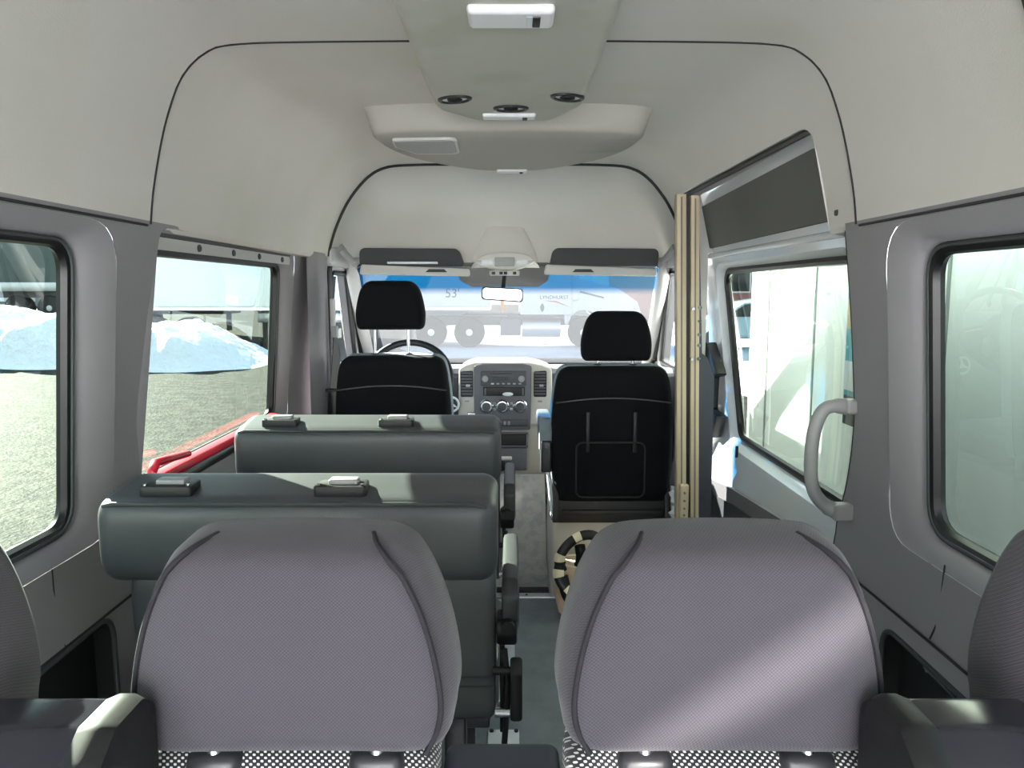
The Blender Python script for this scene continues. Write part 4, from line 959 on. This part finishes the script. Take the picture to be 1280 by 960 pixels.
obj('roof', box(-60.3, -3.7, 59.7, 70.3, GZ+7, GZ+7.4, r=.05), 'trailer_white', wb)
for x in (-50, -40, -30, -20, -12): obj('dock_door', box(x, x+3, 59.9, 60.05, GZ+1.1, GZ+4.3, r=.02), 'trailer_white', wb)
o = patch('bounce_snow', -9, 9, -10.5, -1.5, .05, 'snow', 9.0, 60, 40); tag(o, kind='structure')  # unseen snow added behind the van to bounce light inside
gar = empty('bounce_building', (0, -12, GZ), 'unseen white building added behind the open tailgate to bounce sunlight', 'building', None, 'structure')  # added out of view so its sunlit wall brightens the van interior
obj('wall', box(-12, 12, -16, -11, GZ, GZ+5, r=.05), 'white_plate', gar)
obj('roof', box(-12.3, 12.3, -16.3, -10.7, GZ+5, GZ+5.3, r=.05), 'chassis', gar)
obj('roller_door', box(-2, 2, -11.05, -10.96, GZ, GZ+3.4, r=.02), 'trailer_white', gar)
# ------------------------------------------------------------------ light
az = Vector((-.77, .64, 0)).normalized(); el = math.radians(27)
sd = Vector((az.x*math.cos(el), az.y*math.cos(el), math.sin(el)))
sun = bpy.data.lights.new('sun', 'SUN'); sun.energy = 44; sun.angle = math.radians(.6); sun.color = (1, .95, .86)
so = bpy.data.objects.new('sun', sun); COL.objects.link(so); so.rotation_euler = sd.to_track_quat('Z', 'Y').to_euler(); so.location = (-20, 20, 20)
w = bpy.data.worlds.new('sky'); S.world = w; w.use_nodes = True; nt = w.node_tree
bg = nt.nodes['Background']
tc = nt.nodes.new('ShaderNodeTexCoord'); sp = nt.nodes.new('ShaderNodeSeparateXYZ'); nt.links.new(tc.outputs['Generated'], sp.inputs[0])
rp = nt.nodes.new('ShaderNodeValToRGB'); nt.links.new(sp.outputs[2], rp.inputs[0])
rp.color_ramp.elements[0].position = 0; rp.color_ramp.elements[0].color = (.92, .96, 1, 1)
rp.color_ramp.elements[1].position = .7; rp.color_ramp.elements[1].color = (.52, .68, .95, 1)
nt.links.new(rp.outputs[0], bg.inputs[0]); bg.inputs[1].default_value = 2.0
# spot lamp added in place of an unseen sun reflection: a narrow slanted glint on the right headrest
gl = bpy.data.lights.new('glint_spot', 'SPOT'); gl.energy = 700; gl.spot_size = math.radians(8.5); gl.spot_blend = .7; gl.shadow_soft_size = .02; gl.color = (1, .93, .88)
go = bpy.data.objects.new('glint_spot', gl); COL.objects.link(go); go.location = (.72, -2.2, 1.72)
dv = Vector((.225, .655, .905))-go.location
go.rotation_euler = (dv.to_track_quat('-Z', 'Y').to_matrix() @ Matrix.Rotation(math.radians(32), 3, 'Z')).to_euler(); go.scale = (1, .11, 1)
# portal over the open tailgate behind the photographer and over the windscreen: guides the sampling of the sky only
for nm, loc, rot, sx, sy in (('rear_portal', (0, YR-.01, .92), (PI/2, 0, 0), 1.8, 1.84),):
    l = bpy.data.lights.new(nm, 'AREA'); l.shape = 'RECTANGLE'; l.size = sx; l.size_y = sy; l.cycles.is_portal = True
    o = bpy.data.objects.new(nm, l); COL.objects.link(o); o.location = loc; o.rotation_euler = rot
# ------------------------------------------------------------------ camera
cam = bpy.data.cameras.new('camera'); cam.lens = 27; cam.sensor_width = 36; cam.clip_start = .03; cam.clip_end = 400
co = bpy.data.objects.new('camera', cam); COL.objects.link(co); co.location = (0, 0, 1.25)
co.rotation_euler = (PI/2-math.atan(116/960), 0, 0); S.camera = co
vs = S.view_settings; vs.view_transform = 'Standard'; vs.look = 'None'; vs.exposure = .93; vs.gamma = 1; vs.use_curve_mapping = False
S.cycles.max_bounces = 10; S.cycles.diffuse_bounces = 6; S.cycles.transparent_max_bounces = 16; S.cycles.use_denoising = True
